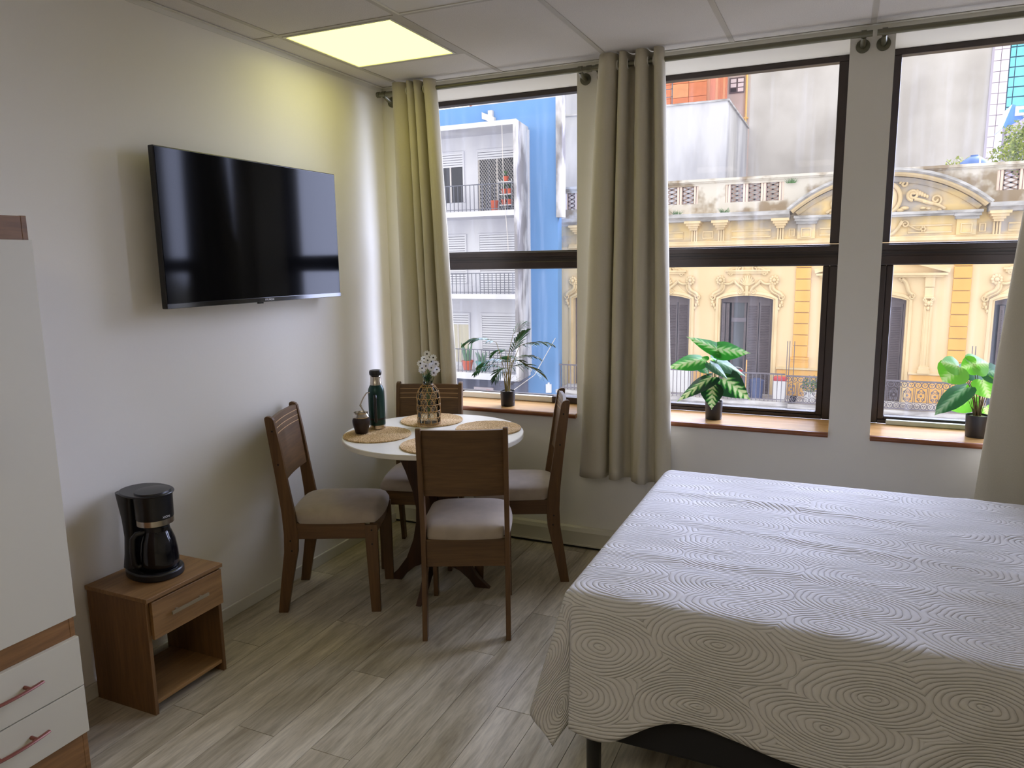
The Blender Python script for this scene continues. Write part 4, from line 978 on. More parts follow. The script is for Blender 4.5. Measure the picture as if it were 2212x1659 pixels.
M['clad2'] = mat('grey_cladding_panel', lin(170, 162, 176), 0.5)
M['foliage'] = mat('yellow_green_foliage', lin(176, 184, 84), 0.7, col2=lin(112, 134, 56), vscale=3.0)
M['foliage2'] = mat('sparse_green_foliage', lin(186, 190, 110), 0.7, col2=lin(130, 148, 70), vscale=3.0)
M['bark'] = mat('bark', lin(110, 92, 74), 0.9)
M['tank'] = mat('blue_water_tank', lin(78, 112, 172), 0.5)
M['blueroof'] = mat('blue_sheet_roof', lin(92, 148, 226), 0.5)
M['asphalt'] = mat('asphalt', lin(104, 104, 108), 0.9, var=0.2, vscale=2)
M['plantgreen'] = mat('balcony_plant_green', lin(96, 136, 76), 0.7, col2=lin(60, 96, 52), vscale=6)

# ---- street level
st = MB().box(-40, 40, 6.0, 19.0, -7.4, -7.0).build('street', M['asphalt']); tag(st, kind='structure')
pv_ = MB().box(-40, 40, 19.0, 90.0, -7.4, -6.85).build('pavement', M['slab']); tag(pv_, kind='structure')

# ---------------------------------------------------------------- cream building across the street
CB = thing('cream_building', 'ornate cream and ochre building with arched gable across the street', 'building', (3.69, 22.0, -7.0))
BX_, BY_, BZ_ = 3.69, 22.0, -7.0
class FB(MB):                                   # façade builder: street coordinates, parented to the building's base
    def build(s, name, m, parent=None, **k):
        p = CB if parent is None else parent
        s.v = [(x - BX_, y - BY_, z - BZ_) for x, y, z in s.v]
        return MB.build(s, name, m, p, **k)
YW = 22.0
CEN = [-5.57, -3.02, -0.28, 3.69, 7.66, 10.40]
HW = [0.85, 0.85, 0.85, 0.80, 0.85, 0.85]
ZL, ZA = 0.34, 0.47
fw = FB(); xs = -7.3
fw.box(-7.3, 12.6, YW, YW + 0.35, -7.0, -2.9)
for c, h in zip(CEN, HW):
    fw.box(xs, c - h, YW, YW + 0.35, -2.9, ZL + 0.0); xs = c + h
fw.box(xs, 12.6, YW, YW + 0.35, -2.9, ZL)
poly = [(12.6, 2.20), (-7.3, 2.20), (-7.3, ZL)]
for c, h in zip(CEN, HW):
    poly.append((c - h, ZL))
    for i in range(1, 12): u = i / 12 * 2 - 1; poly.append((c + h * u, ZL + (ZA - ZL) * (1 - u * u)))
    poly.append((c + h, ZL))
poly.append((12.6, ZL))
fw.prism(poly, YW, YW + 0.35, 'xz')
fw.build('wall', M['cream'])
FB().box(-7.3, 12.6, YW + 0.02, YW + 0.4, 2.20, 3.20).build('frieze_wall', M['weather'])
FB().box(-6.52, 12.6, YW + 0.7, YW + 7, 3.0, 3.3).build('roof_slab', M['slab'])
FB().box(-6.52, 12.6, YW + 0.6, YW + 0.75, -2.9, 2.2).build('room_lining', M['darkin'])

# window frames, shutters
def slat_board(x0, x1, z0, z1, y, parent, m='shutter', lo=True):
    o = FB().box(x0, x1, y, y + 0.04, z0, z1).build('shutter', M[m], parent)
    if lo:
        s = FB(); z = z0 + 0.10
        while z < z1 - 0.12:
            s.add([(x0 + 0.05, y - 0.005, z), (x1 - 0.05, y - 0.005, z), (x1 - 0.05, y - 0.030, z + 0.018), (x0 + 0.05, y - 0.030, z + 0.018), (x0 + 0.05, y - 0.002, z + 0.040), (x1 - 0.05, y - 0.002, z + 0.040)], [(0, 1, 2, 3), (3, 2, 5, 4)]); z += 0.055
        s.build('louvre_slats', M[m], parent, kind='stuff')
def facade_window(c, h, style):
    e = bpy.data.objects.new('window', None); link(e, CB); e.location = (0, 0, 0)
    zb, zt = -2.88, ZL + 0.10; yr = YW + 0.20
    fr = FB(); fr.box(c - h, c - h + 0.06, yr, yr + 0.08, zb, zt); fr.box(c + h - 0.06, c + h, yr, yr + 0.08, zb, zt); fr.box(c - h + 0.06, c + h - 0.06, yr, yr + 0.08, ZL - 0.12, zt + 0.02); fr.build('window_frame', M['shutter'], e)
    n = 4; wdt = (2 * h - 0.12) / n
    if style == 'closed':
        for k in range(n): slat_board(c - h + 0.06 + k * wdt + 0.01, c - h + 0.06 + (k + 1) * wdt - 0.01, zb, ZL - 0.12, yr + 0.01 + 0.02 * (k % 2), e)
    elif style == 'open':
        for k in (0, 1): slat_board(c - h + 0.04 + k * 0.13, c - h + 0.15 + k * 0.13, zb, ZL - 0.14, yr - 0.10 + 0.05 * k, e)
        for k in (2, 3): slat_board(c - h + 0.06 + k * wdt + 0.01, c - h + 0.06 + (k + 1) * wdt - 0.01, zb, ZL - 0.12, yr + 0.01 + 0.02 * (k % 2), e)
        xa, xb = c - h + 0.34, c - 0.02
        g = FB(); g.box(xa, xa + 0.07, yr + 0.06, yr + 0.12, zb, ZL - 0.12); g.box(xb - 0.07, xb, yr + 0.06, yr + 0.12, zb, ZL - 0.12); g.box(xa, xb, yr + 0.06, yr + 0.12, -0.42, -0.32); g.build('casement', M['whitefr'] if False else M['shutter'], e)
        FB().box(xa + 0.07, xb - 0.07, yr + 0.09, yr + 0.10, zb, ZL - 0.12).build('pane', M['pane_far'], e)
        FB().box(xa, xb, yr + 0.04, yr + 0.06, -0.44, -0.30).build('casement_rail', M['iron'], e)
    else:
        for k in (0,): slat_board(c - h + 0.16, c - h + 0.28, zb, ZL - 0.14, yr - 0.12, e)
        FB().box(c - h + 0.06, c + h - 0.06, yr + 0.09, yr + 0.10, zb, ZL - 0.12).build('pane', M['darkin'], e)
    return e
STY = ['closed', 'closed', 'open', 'closed', 'dark', 'closed']
for c, h, s_ in zip(CEN, HW, STY): facade_window(c, h, s_)

# surrounds and ornament over the windows
def arc_pts(c, h, z0, rise, n=14): return [(c + h * (i / n * 2 - 1), z0 + rise * (1 - (i / n * 2 - 1) ** 2)) for i in range(n + 1)]
def surround(c, h):
    path = [(c - h, -2.88)] + [(c - h, 0.05)] + arc_pts(c, h, ZL, ZA - ZL) + [(c + h, 0.05), (c + h, -2.88)]
    path = path[::-1]
    for (o0, o1, d, nm) in ((0.0, 0.07, 0.05, 'inner_architrave'), (0.07, 0.155, 0.09, 'outer_architrave')):
        FB().sweep(path, [(-o0, YW), (-o0, YW - d), (-o1, YW - d * 0.8), (-o1, YW)]).build(nm, M['cream_mould'])
def spiral(cx, cz, r0, turns, a0, sgn, n=22, y=None):
    return [(cx + r0 * (1 - 0.8 * i / n) * cos(a0 + sgn * turns * 2 * PI * i / n), cz + r0 * (1 - 0.8 * i / n) * sin(a0 + sgn * turns * 2 * PI * i / n)) for i in range(n + 1)]
def crv(p0, p1, p2, p3, n=14):
    out = []
    for i in range(n + 1):
        t = i / n; a, b, c, d = (1 - t) ** 3, 3 * t * (1 - t) ** 2, 3 * t * t * (1 - t), t ** 3
        out.append((a * p0[0] + b * p1[0] + c * p2[0] + d * p3[0], a * p0[1] + b * p1[1] + c * p2[1] + d * p3[1]))
    return out
def relief(mb, pts, r, y): mb.tube([(x, y, z) for x, z in pts], r, 6)
def ornament(c):
    e = bpy.data.objects.new('window_ornament', None); link(e, CB)
    for s in (-1, 1):
        g = FB(); X = lambda u: c + s * u; P = lambda l: [(X(u), z) for u, z in l]; y = YW - 0.07
        # side S-scroll from the rosette down to the volute at the jamb
        relief(g, P(crv((0.82, 0.86), (0.78, 0.55), (1.10, 0.62), (1.12, 0.44))), 0.065, y)
        relief(g, P(crv((0.74, 0.84), (0.70, 0.50), (1.02, 0.56), (1.05, 0.42))), 0.04, y)
        sp = spiral(1.10, 0.40, 0.10, 1.4, PI / 2, -1); relief(g, P(sp), 0.032, y)
        # long sweeping scroll from the centre to the rosette
        relief(g, P(crv((0.12, 0.60), (0.16, 0.80), (0.34, 0.78), (0.42, 0.98))), 0.05, y)
        relief(g, P(crv((0.42, 0.98), (0.50, 0.86), (0.62, 0.80), (0.82, 0.90))), 0.045, y)
        sp = spiral(0.22, 0.60, 0.085, 1.3, PI, 1); relief(g, P(sp), 0.03, y)
        g.build('scroll', M['cream_mould'], e, smooth=True, ang=60)
        f = FB()
        for k in range(9): a = 2 * PI * k / 9; f.ball((X(0.86 + 0.11 * cos(a)), y - 0.02, 0.98 + 0.11 * sin(a)), 0.06, sx=1.0, sz=1.0, n=6, m=4)
        f.ball((X(0.86), y - 0.06, 0.98), 0.07, n=8, m=5); f.build('rosette', M['cream_mould'], e, smooth=True, ang=60)
        # leaf drop below the volute
        d = FB()
        for k, (u, z, r) in enumerate(((1.12, 0.24, 0.075), (1.07, 0.14, 0.065), (1.03, 0.03, 0.055), (1.14, 0.15, 0.045), (0.99, -0.06, 0.04))): d.ball((X(u), YW - 0.03, z), r, sx=0.8, sz=1.25, n=6, m=4)
        d.build('leaf_drop', M['cream_mould'], e, smooth=True, ang=60)
        t_ = FB(); relief(t_, P(spiral(0.55, 1.20, 0.09, 1.3, 0, 1)), 0.03, y); relief(t_, P(crv((0.62, 1.20), (0.60, 1.30), (0.5, 1.36), (0.30, 1.40))), 0.04, y); relief(t_, P(spiral(0.24, 1.36, 0.13, 1.4, -0.5, 1)), 0.036, y)
        t_.build('upper_volute', M['cream_mould'], e, smooth=True, ang=60)
    sh = FB()
    for k in range(-4, 5):
        a = PI / 2 + k * 0.30; relief(sh, [(c + 0.06 * cos(a), 0.78 + 0.03), (c + 0.20 * cos(a), 0.80 + 0.22 * sin(a)), (c + 0.26 * cos(a), 0.80 + 0.34 * sin(a))], 0.035, YW - 0.06)
    sh.build('shell', M['cream_mould'], e, smooth=True, ang=60)
    FB().box(c - 0.72, c + 0.72, YW - 0.14, YW, 1.27, 1.33).box(c - 0.66, c + 0.66, YW - 0.10, YW, 1.20, 1.27).build('hood_ledge', M['cream_mould'], e)
    FB().box(c - 0.05, c + 0.05, YW - 0.10, YW, 0.47, 0.80).build('keystone', M['cream_mould'], e)
    p_ = FB(); p_.prism([(c - 0.95, 0.42), (c - 0.60, 0.66), (c - 0.25, 1.0), (c, 1.24), (c + 0.25, 1.0), (c + 0.60, 0.66), (c + 0.95, 0.42), (c + 0.5, 0.52), (c, 0.56), (c - 0.5, 0.52)], YW - 0.025, YW, 'xz'); p_.build('ornament_ground', M['cream_mould'], e)
for c, h, s_ in zip(CEN, HW, STY):
    surround(c, h)
    if c != 3.69: ornament(c)

# central bay: pilasters and open pediment
def pilaster(x0, x1):
    e = bpy.data.objects.new('pilaster', None); link(e, CB); xc = (x0 + x1) / 2
    FB().box(x0 - 0.06, x1 + 0.06, YW - 0.14, YW, -1.92, -1.80).box(x0 - 0.03, x1 + 0.03, YW - 0.12, YW, -1.80, -1.70).build('pilaster_base', M['cream_mould'], e)
    FB().box(x0, x1, YW - 0.08, YW, -1.70, 0.18).box(x0 + 0.03, x0 + 0.06, YW - 0.10, YW - 0.08, -1.65, 0.12).box(x1 - 0.06, x1 - 0.03, YW - 0.10, YW - 0.08, -1.65, 0.12).build('shaft', M['cream_mould'], e)
    cp = FB(); cp.box(x0 - 0.03, x1 + 0.03, YW - 0.16, YW, 0.41, 0.46)
    for s in (-1, 1):
        relief(cp, spiral(xc + s * 0.11, 0.37, 0.055, 1.2, 0, s), 0.02, YW - 0.14)
        for z, q in ((0.22, 0.05), (0.30, 0.06)): cp.ball((xc + s * 0.07, YW - 0.10, z), q, sz=1.2, n=6, m=4)
    cp.ball((xc, YW - 0.12, 0.26), 0.06, sz=1.4, n=6, m=4); cp.ball((xc, YW - 0.10, 0.10), 0.05, sz=1.5, n=6, m=4)
    cp.build('capital', M['cream_mould'], e, smooth=True, ang=50)
    FB().box(x0 - 0.01, x1 + 0.01, YW - 0.10, YW, 0.46, 0.74).box(x0 - 0.02, x1 + 0.02, YW - 0.10, YW, 0.76, 1.06).build('impost_block', M['cream_mould'], e)
pilaster(4.965, 5.19); pilaster(2.19, 2.415)
FB().box(1.95, 5.43, YW - 0.16, YW, 1.06, 1.12).box(1.85, 5.53, YW - 0.24, YW, 1.12, 1.19).build('pediment_ledge', M['cream_mould'])
for s in (-1, 1):
    pa = [(3.69 + s * 1.87, 1.19), (3.69 + s * 0.35, 1.62)]
    FB().sweep(pa if s > 0 else pa[::-1], [(0.0, YW), (0.0, YW - 0.24), (-0.07, YW - 0.24), (-0.07, YW - 0.16), (-0.13, YW - 0.16), (-0.13, YW)]).build('raking_moulding', M['cream_mould'])
    x0 = 3.69 + s * 0.95
    br = FB(); relief(br, [(3.69 + s * u, z) for u, z in crv((0.62, 1.00), (0.86, 0.86), (0.72, 0.62), (0.94, 0.52))], 0.06, YW - 0.08); relief(br, [(3.69 + s * u, z) for u, z in spiral(0.92, 0.46, 0.09, 1.3, PI / 2, -1)], 0.03, YW - 0.08); relief(br, [(3.69 + s * u, z) for u, z in spiral(0.60, 1.0, 0.08, 1.3, -PI / 2, 1)], 0.03, YW - 0.08)
    br.build('console_scroll', M['cream_mould'], smooth=True, ang=60)

# ochre quoin strips: single blocks with open joints
qz = [2.10, 1.745, 1.38, 1.01, 0.64, 0.28, -0.08, -0.44, -0.81, -1.17, -1.55]
for x0, x1 in ((1.235, 1.70), (5.69, 6.165)):
    for a, b in zip(qz, qz[1:]): FB().box(x0, x1, YW - 0.07, YW, b + 0.012, a - 0.012).build('quoin_block', M['quoin'], bevel=0.012)
    FB().box(x0 - 0.05, x1 + 0.05, YW - 0.11, YW, -1.62, -1.55).box(x0 - 0.03, x1 + 0.03, YW - 0.09, YW, -1.70, -1.62).build('quoin_base', M['quoin'])
    FB().box(x0 - 0.05, x1 + 0.05, YW - 0.08, YW, -1.90, -1.70).build('quoin_plinth', M['quoin'])
# dado band
for a, b in ((-6.52, CEN[0] - 1.02), (CEN[0] + 1.02, CEN[1] - 1.02), (CEN[1] + 1.02, CEN[2] - 1.02), (CEN[2] + 1.02, CEN[3] - 0.97), (CEN[3] + 0.97, CEN[4] - 1.02), (CEN[4] + 1.02, CEN[5] - 1.02)):
    FB().box(a, b, YW - 0.07, YW, -1.97, -1.90).build('dado_band', M['cream_mould']); FB().box(a + 0.04, b - 0.04, YW - 0.03, YW, -2.85, -1.99).build('dado_panel', M['quoin'])

# frieze: brackets, pilaster blocks, framed panels
FB().box(-6.6, 12.6, YW - 0.10, YW + 0.02, 2.16, 2.24).box(-6.6, 12.6, YW - 0.05, YW + 0.02, 2.24, 2.30).build('frieze_moulding', M['cream_mould'])
def bracket(xc):
    e = bpy.data.objects.new('cornice_bracket', None); link(e, CB)
    for k, (hw_, z0, z1, d) in enumerate(((0.27, 2.88, 2.96, 0.50), (0.22, 2.80, 2.88, 0.42), (0.165, 2.73, 2.80, 0.33), (0.125, 2.66, 2.73, 0.24))): FB().box(xc - hw_, xc + hw_, YW - d, YW + 0.02, z0, z1).build('bracket_tier', M['cream_mould'], e)
    for k in (-1, 0, 1): FB().box(xc + k * 0.075 - 0.025, xc + k * 0.075 + 0.025, YW - 0.05, YW + 0.02, 2.30, 2.655).build('triglyph_bar', M['cream_mould'], e)
for xc in (-6.20, -4.85, -3.95, -2.07, -1.18, 0.70, 6.69, 8.56, 9.45, 11.3): bracket(xc)
for x0, x1 in ((1.22, 1.75), (5.65, 6.16)):
    FB().box(x0, x1, YW - 0.12, YW + 0.02, 2.30, 2.76).build('frieze_block', M['weather'])
    FB().box(x0 - 0.05, x1 + 0.05, YW - 0.20, YW + 0.02, 2.76, 2.85).box(x0 - 0.09, x1 + 0.09, YW - 0.30, YW + 0.02, 2.85, 2.94).build('block_cap', M['cornice'])
    xm = (x0 + x1) / 2
    FB().sweep([(xm - 0.15, 2.35), (xm - 0.15, 2.64), (xm + 0.15, 2.64), (xm + 0.15, 2.35)], [(0, YW - 0.12), (0, YW - 0.15), (-0.04, YW - 0.15), (-0.04, YW - 0.12)], closed=True).build('block_frame', M['cream_mould'])
def framed(x0, x1, z0=2.38, z1=2.63, y=YW + 0.02): FB().sweep([(x0, z0), (x0, z1), (x1, z1), (x1, z0)], [(0, y), (0, y - 0.04), (-0.045, y - 0.04), (-0.045, y)], closed=True).build('frieze_panel', M['cream_mould'])
for x0, x1 in ((-3.65, -2.45), (-1.80, -1.45), (-0.85, 0.40), (0.95, 1.14), (1.88, 3.0), (4.38, 5.55), (6.24, 6.42), (6.98, 8.25), (-5.8, -5.2)): framed(x0, x1)

# cornice, arched gable and parapet
CP = [(0.0, YW), (0.0, YW - 0.42), (0.05, YW - 0.46), (0.09, YW - 0.52), (0.13, YW - 0.60), (0.25, YW - 0.62), (0.25, YW)]
FB().sweep([(0.98, 2.94), (-6.75, 2.94)], [(-o, y) for o, y in CP]).build('cornice', M['cornice'])
FB().sweep([(12.6, 2.94), (6.40, 2.94)], [(-o, y) for o, y in CP]).build('cornice', M['cornice'])
FB().box(1.10, 6.28, YW - 0.34, YW + 0.02, 2.94, 3.02).box(1.15, 6.23, YW - 0.26, YW + 0.02, 2.88, 2.94).build('gable_ledge', M['cornice'])
RC, ZC_, XC_ = 4.19, 0.12, 3.69
def garc(R_, half): n = 34; return [(XC_ + R_ * sin(a), ZC_ + R_ * cos(a)) for a in [-half + 2 * half * i / n for i in range(n + 1)]]
hf = math.asin(2.80 / RC)
typ = [(XC_ + 2.75, 3.02), (XC_ - 2.75, 3.02)] + garc(RC - 0.2, math.asin(2.72 / (RC - 0.2)))
FB().prism(typ, YW - 0.02, YW + 0.3, 'xz').build('tympanum', M['weather'])
FB().sweep(garc(RC, hf), [(0.0, YW + 0.3), (0.0, YW - 0.62), (-0.07, YW - 0.62), (-0.12, YW - 0.54), (-0.12, YW + 0.3)]).build('gable_arch', M['cornice'])
FB().sweep(garc(RC - 0.12, hf * 0.985), [(0.0, YW), (0.0, YW - 0.50), (-0.05, YW - 0.46), (-0.10, YW - 0.36), (-0.10, YW)]).build('gable_arch_soffit', M['cream_mould'])
FB().sweep(garc(RC - 0.24, hf * 0.96), [(0.0, YW), (0.0, YW - 0.24), (-0.07, YW - 0.16), (-0.13, YW - 0.10), (-0.13, YW)]).build('gable_inner_moulding', M['weather'])
ct = bpy.data.objects.new('gable_cartouche', None); link(ct, CB)
sh = FB(); pth = [(3.69 + 0.42 * cos(a), 3.44 + 0.47 * sin(a)) for a in [2 * PI * i / 30 for i in range(30)]]
sh.tube([(x, YW - 0.10, z) for x, z in pth], 0.065, 6, close=True); sh.build('shield_rim', M['cream_mould'], ct, smooth=True, ang=60)
FB().ball((3.69, YW - 0.02, 3.44), 0.40, sx=0.95, sy=0.25, sz=1.12, n=20, m=10).build('shield', M['cream_mould'], ct, smooth=True, ang=60)
for s in (-1, 1):
    X = lambda u: 3.69 + s * u
    g = FB(); relief(g, [(X(u), z) for u, z in spiral(0.76, 3.52, 0.17, 1.7, -PI / 2, -1, 30)], 0.045, YW - 0.10)
    relief(g, [(X(u), z) for u, z in crv((0.80, 3.40), (1.05, 3.36), (1.10, 3.28), (1.32, 3.24))], 0.06, YW - 0.08)
    relief(g, [(X(u), z) for u, z in spiral(1.38, 3.36, 0.16, 1.3, -PI / 2, 1, 26)], 0.034, YW - 0.08); relief(g, [(X(u), z) for u, z in crv((1.30, 3.24), (1.45, 3.22), (1.55, 3.14), (1.64, 3.08))], 0.05, YW - 0.07)
    relief(g, [(X(u), z) for u, z in spiral(0.50, 3.86, 0.12, 1.3, PI, -1)], 0.035, YW - 0.08)
    g.build('gable_scroll', M['cream_mould'], ct, smooth=True, ang=60)
    a_ = FB()
    for k in range(5): a_.ball((X(0.86 + 0.07 * k), YW - 0.07, 3.60 - 0.035 * k), 0.07 - 0.006 * k, sz=1.3, n=6, m=4)
    for u, z, r in ((0.55, 3.14, 0.09), (0.42, 3.08, 0.09), (1.05, 3.12, 0.06), (1.2, 3.10, 0.05), (1.5, 3.06, 0.05)): a_.ball((X(u), YW - 0.06, z), r, sx=1.5, sz=0.7, n=6, m=4)
    a_.build('gable_foliage', M['cream_mould'], ct, smooth=True, ang=60)
    g = FB(); relief(g, [(X(u), z) for u, z in spiral(0.60, 2.66, 0.12, 1.4, PI, -1)], 0.03, YW - 0.04); relief(g, [(X(u), z) for u, z in crv((0.2, 2.34), (0.36, 2.42), (0.44, 2.6), (0.52, 2.76))], 0.05, YW - 0.05)
    for k in range(6): a = 2 * PI * k / 6; g.ball((X(1.10 + 0.06 * cos(a)), YW - 0.03, 2.50 + 0.06 * sin(a)), 0.038, n=6, m=4)
    relief(g, [(X(u), z) for u, z in crv((0.70, 2.62), (0.85, 2.55), (0.9, 2.45), (1.05, 2.48))], 0.025, YW - 0.03)
    g.build('frieze_scroll', M['cream_mould'], ct, smooth=True, ang=60)
# parapet with lattice openings
YP = 22.4
OP = [(-7.0, -5.9), (-3.93, -2.05), (-1.15, 0.72), (6.65, 8.52), (9.43, 11.3)]
pw_ = FB(); pw_.box(-7.05, 12.6, YP, YP + 0.28, 3.15, 3.58); pw_.box(-7.05, 12.6, YP, YP + 0.28, 4.17, 4.26); xs = -7.05
for a, b in OP:
    if a > xs: pw_.box(xs, a, YP, YP + 0.28, 3.58, 4.17)
    xs = b
pw_.box(xs, 12.6, YP, YP + 0.28, 3.58, 4.17); pw_.build('parapet_wall', M['parapet'])
FB().box(-7.1, 12.6, YP - 0.10, YP + 0.36, 4.30, 4.385).box(-7.1, 12.6, YP - 0.05, YP + 0.32, 4.255, 4.30).build('parapet_cap', M['parapet'])
def lattice(xa, xb, z0, z1, y):
    mb = FB(); w = 0.022; W_ = xb - xa; rows = 4; hh = (z1 - z0) / rows
    for k in range(rows):
        for (u0, v0, u1, v1) in ((0, 0, 1, 1), (0, 1, 1, 0)):
            p, q = Vector((xa + W_ * u0, z0 + hh * (k + v0))), Vector((xa + W_ * u1, z0 + hh * (k + v1))); n = Vector((-(q - p).y, (q - p).x)).normalized() * w
            mb.prism([tuple(p - n), tuple(q - n), tuple(q + n), tuple(p + n)], y, y + 0.06, 'xz')
    mb.box(xa - 0.02, xa + 0.02, y, y + 0.06, z0, z1); mb.box(xb - 0.02, xb + 0.02, y, y + 0.06, z0, z1)
    mb.build('lattice_panel', M['lattice'])
for a, b in OP:
    n = 3 if b - a > 1.5 else 2; pit = (b - a - 0.16) / n
    for k in range(n): lattice(a + 0.08 + k * pit + 0.11, a + 0.08 + (k + 1) * pit - 0.09, 3.58, 4.17, YP + 0.1)
    for k in range(n + 1):
        xm = a + 0.08 + k * pit
        for o in (-0.075, 0.015): FB().box(xm + o, xm + o + 0.065, YP + 0.04, YP + 0.2, 3.58, 4.17).build('parapet_post', M['baluster'])

# balconies: stone slab and iron railings
YBAL = 20.7
for a, b in ((-6.62, 1.45), (1.25, 6.15), (6.25, 12.6)):
    y0 = YBAL - 0.12 if a != 1.25 else YBAL - 0.32
    FB().box(a, b, y0, YW, -2.98, -2.86).box(a + 0.05, b - 0.05, y0 + 0.10, YW, -3.14, -2.98).build('balcony_slab', M['slab'])
def plain_rail(x0, x1, y):
    e = FB(); e.box(x0, x1, y - 0.02, y + 0.02, -1.985, -1.94); e.box(x0, x1, y - 0.012, y + 0.012, -2.80, -2.775)
    x = x0 + 0.02
    while x < x1: e.box(x - 0.011, x + 0.011, y - 0.011, y + 0.011, -2.86, -1.985); x += 0.128
    e.build('plain_railing', M['iron'], kind='stuff')
plain_rail(-6.62, -4.9, YBAL); plain_rail(-4.5, 1.12, YBAL); plain_rail(6.3, 12.4, YBAL)
def ornate_rail(x0, x1, y):
    rl = bpy.data.objects.new('ornate_railing', None); link(rl, CB)
    FB().box(x0, x1, y - 0.02, y + 0.02, -1.995, -1.95).box(x0, x1, y - 0.015, y + 0.015, -2.83, -2.80).build('top_and_bottom_rail', M['iron'], rl)
    pit = 0.36; n = int((x1 - x0) / pit)
    proto = None
    for k in range(n):
        xc = x0 + pit * (k + 0.5); mb = MB()
        if proto is None:
            for cx, cz in ((-0.09, -2.08), (0.09, -2.08), (-0.09, -2.72), (0.09, -2.72)):
                mb.tube([(cx + 0.085 * cos(a), 0, cz + 0.085 * sin(a)) for a in [2 * PI * i / 14 for i in range(14)]], 0.011, 4, close=True)
                for a in (0.5, 2.6, -1.57): mb.ball((cx + 0.03 * cos(a), 0, cz + 0.03 * sin(a)), 0.020, n=5, m=3)
            for s in (-1, 1):
                mb.tube([(s * 0.16, 0, -2.17), (s * 0.16, 0, -2.63)], 0.009, 4)
                mb.tube([(s * u, 0, z) for u, z in spiral(0.055, -2.30, 0.05, 1.3, 0, 1, 14)], 0.009, 4); mb.tube([(s * u, 0, z) for u, z in spiral(0.055, -2.50, 0.05, 1.3, 0, -1, 14)], 0.009, 4)
                mb.tube([(s * u, 0, z) for u, z in crv((0.0, -2.19), (0.14, -2.28), (0.14, -2.52), (0.0, -2.61), 10)], 0.009, 4)
            mb.ball((0, 0, -2.40), 0.035, n=6, m=4)
            mb.v = [(x, yy, z - BZ_) for x, yy, z in mb.v]
            proto = mb.build('scroll_panel', M['iron'], rl); proto.location = (xc - BX_, y - BY_, 0)
        else: instance(proto, 'scroll_panel', rl, (xc - BX_, y - BY_, 0))
ornate_rail(1.15, 6.20, YBAL - 0.2)
# thin spikes standing on the dividing piers
for x in (1.15, 1.22, 1.36, 6.17, 6.25): FB().tube([(x, YBAL + 0.05, -2.85), (x, YBAL + 0.05, -0.90)], 0.012, 5).build('divider_spike', M['iron'])
FB().prism([(-6.52, 3.2), (-6.52, 3.5), (-6.2, 3.2)], YP - 0.02, YP, 'xz').build('parapet_patch', M['parapet'])
# weeds on the cornice
def weed(x, y, z, seed, w=0.22):
    r = random.Random(seed); mb = MB()
    for i in range(40):
        a = r.uniform(0, 2 * PI); d = r.uniform(0.02, w); h_ = r.uniform(0.06, 0.20); b0 = Vector((r.uniform(-w, w) * 0.6, r.uniform(-0.04, 0.04), 0)); tip = b0 + Vector((cos(a) * d, sin(a) * d * 0.4, h_)); s = Vector((0.012, 0, 0))
        mb.add([b0 - s, b0 + s, tip], [(0, 1, 2)])
    o = mb.build('weed_tuft', M['plantgreen']); o.location = (x, y, z); return o
for k, (x, y, z, lab) in enumerate(((-2.62, 21.7, 3.19, 'tuft of weeds on the cornice left of the arched gable, farther left'), (-1.05, 21.7, 3.19, 'tuft of weeds on the cornice under the parapet lattice'), (0.93, 22.3, 4.10, 'tuft of weeds growing on the parapet beside the lattice'))):
    tag(weed(x, y, z, k + 20), lab, 'weeds')

# things standing on the plain balcony
def bal(name, label, cat, x, y): return thing(name, label, cat, (x, y, -2.86))
b = bal('bucket', 'red plastic bucket on the balcony across the street', 'bucket', -0.42, 21.2)
MB().lathe([(0.14, 0), (0.18, 0.42), (0.19, 0.43), (0.175, 0.43), (0.135, 0.02), (0.001, 0.02)], n=20).build('body', M['red'], b, smooth=True); MB().tube([(0.18 * cos(a), 0, 0.42 + 0.12 * sin(a)) for a in [PI * i / 10 for i in range(11)]], 0.008, 5).build('handle', M['whiteobj'], b)
b.location.z = -2.40
stl = thing('stool', 'small white stool carrying the red bucket on the balcony', 'stool', (-0.42, 21.2, -2.86)); MB().box(-0.18, 0.18, -0.16, 0.16, 0.42, 0.458).build('seat', M['whiteobj'], stl)
for sx in (-0.15, 0.13):
    for sy_ in (-0.13, 0.11): MB().box(sx, sx + 0.025, sy_, sy_ + 0.025, 0, 0.42).build('leg', M['whiteobj'], stl)
b = bal('broom', 'pale wooden broom leaning on the balcony railing', 'broom', -0.10, 20.95); MB().tube([(0, 0, 0.12), (0, 0.05, 1.28)], 0.02, 8).build('handle', M['pole'], b); MB().box(-0.14, 0.14, -0.04, 0.04, 0, 0.13).build('head', M['bluebin'], b)
b = bal('storage_bin', 'dark blue bin behind the balcony railing', 'bin', 0.22, 21.2); MB().lathe([(0.19, 0), (0.23, 0.55), (0.23, 0.57)], n=20).build('body', M['bluebin'], b, smooth=True); MB().lathe([(0.24, 0.57), (0.24, 0.60), (0.10, 0.66), (0.001, 0.66)], n=20).build('lid', M['bluebin'], b, smooth=True)
b = bal('cool_box', 'white cool box with red lid by the balcony divider', 'box', 0.95, 21.2); MB().box(-0.20, 0.20, -0.15, 0.15, 0, 0.62).build('body', M['whiteobj'], b, bevel=0.02); MB().box(-0.21, 0.21, -0.16, 0.16, 0.62, 0.74).build('lid', M['red'], b, bevel=0.03)
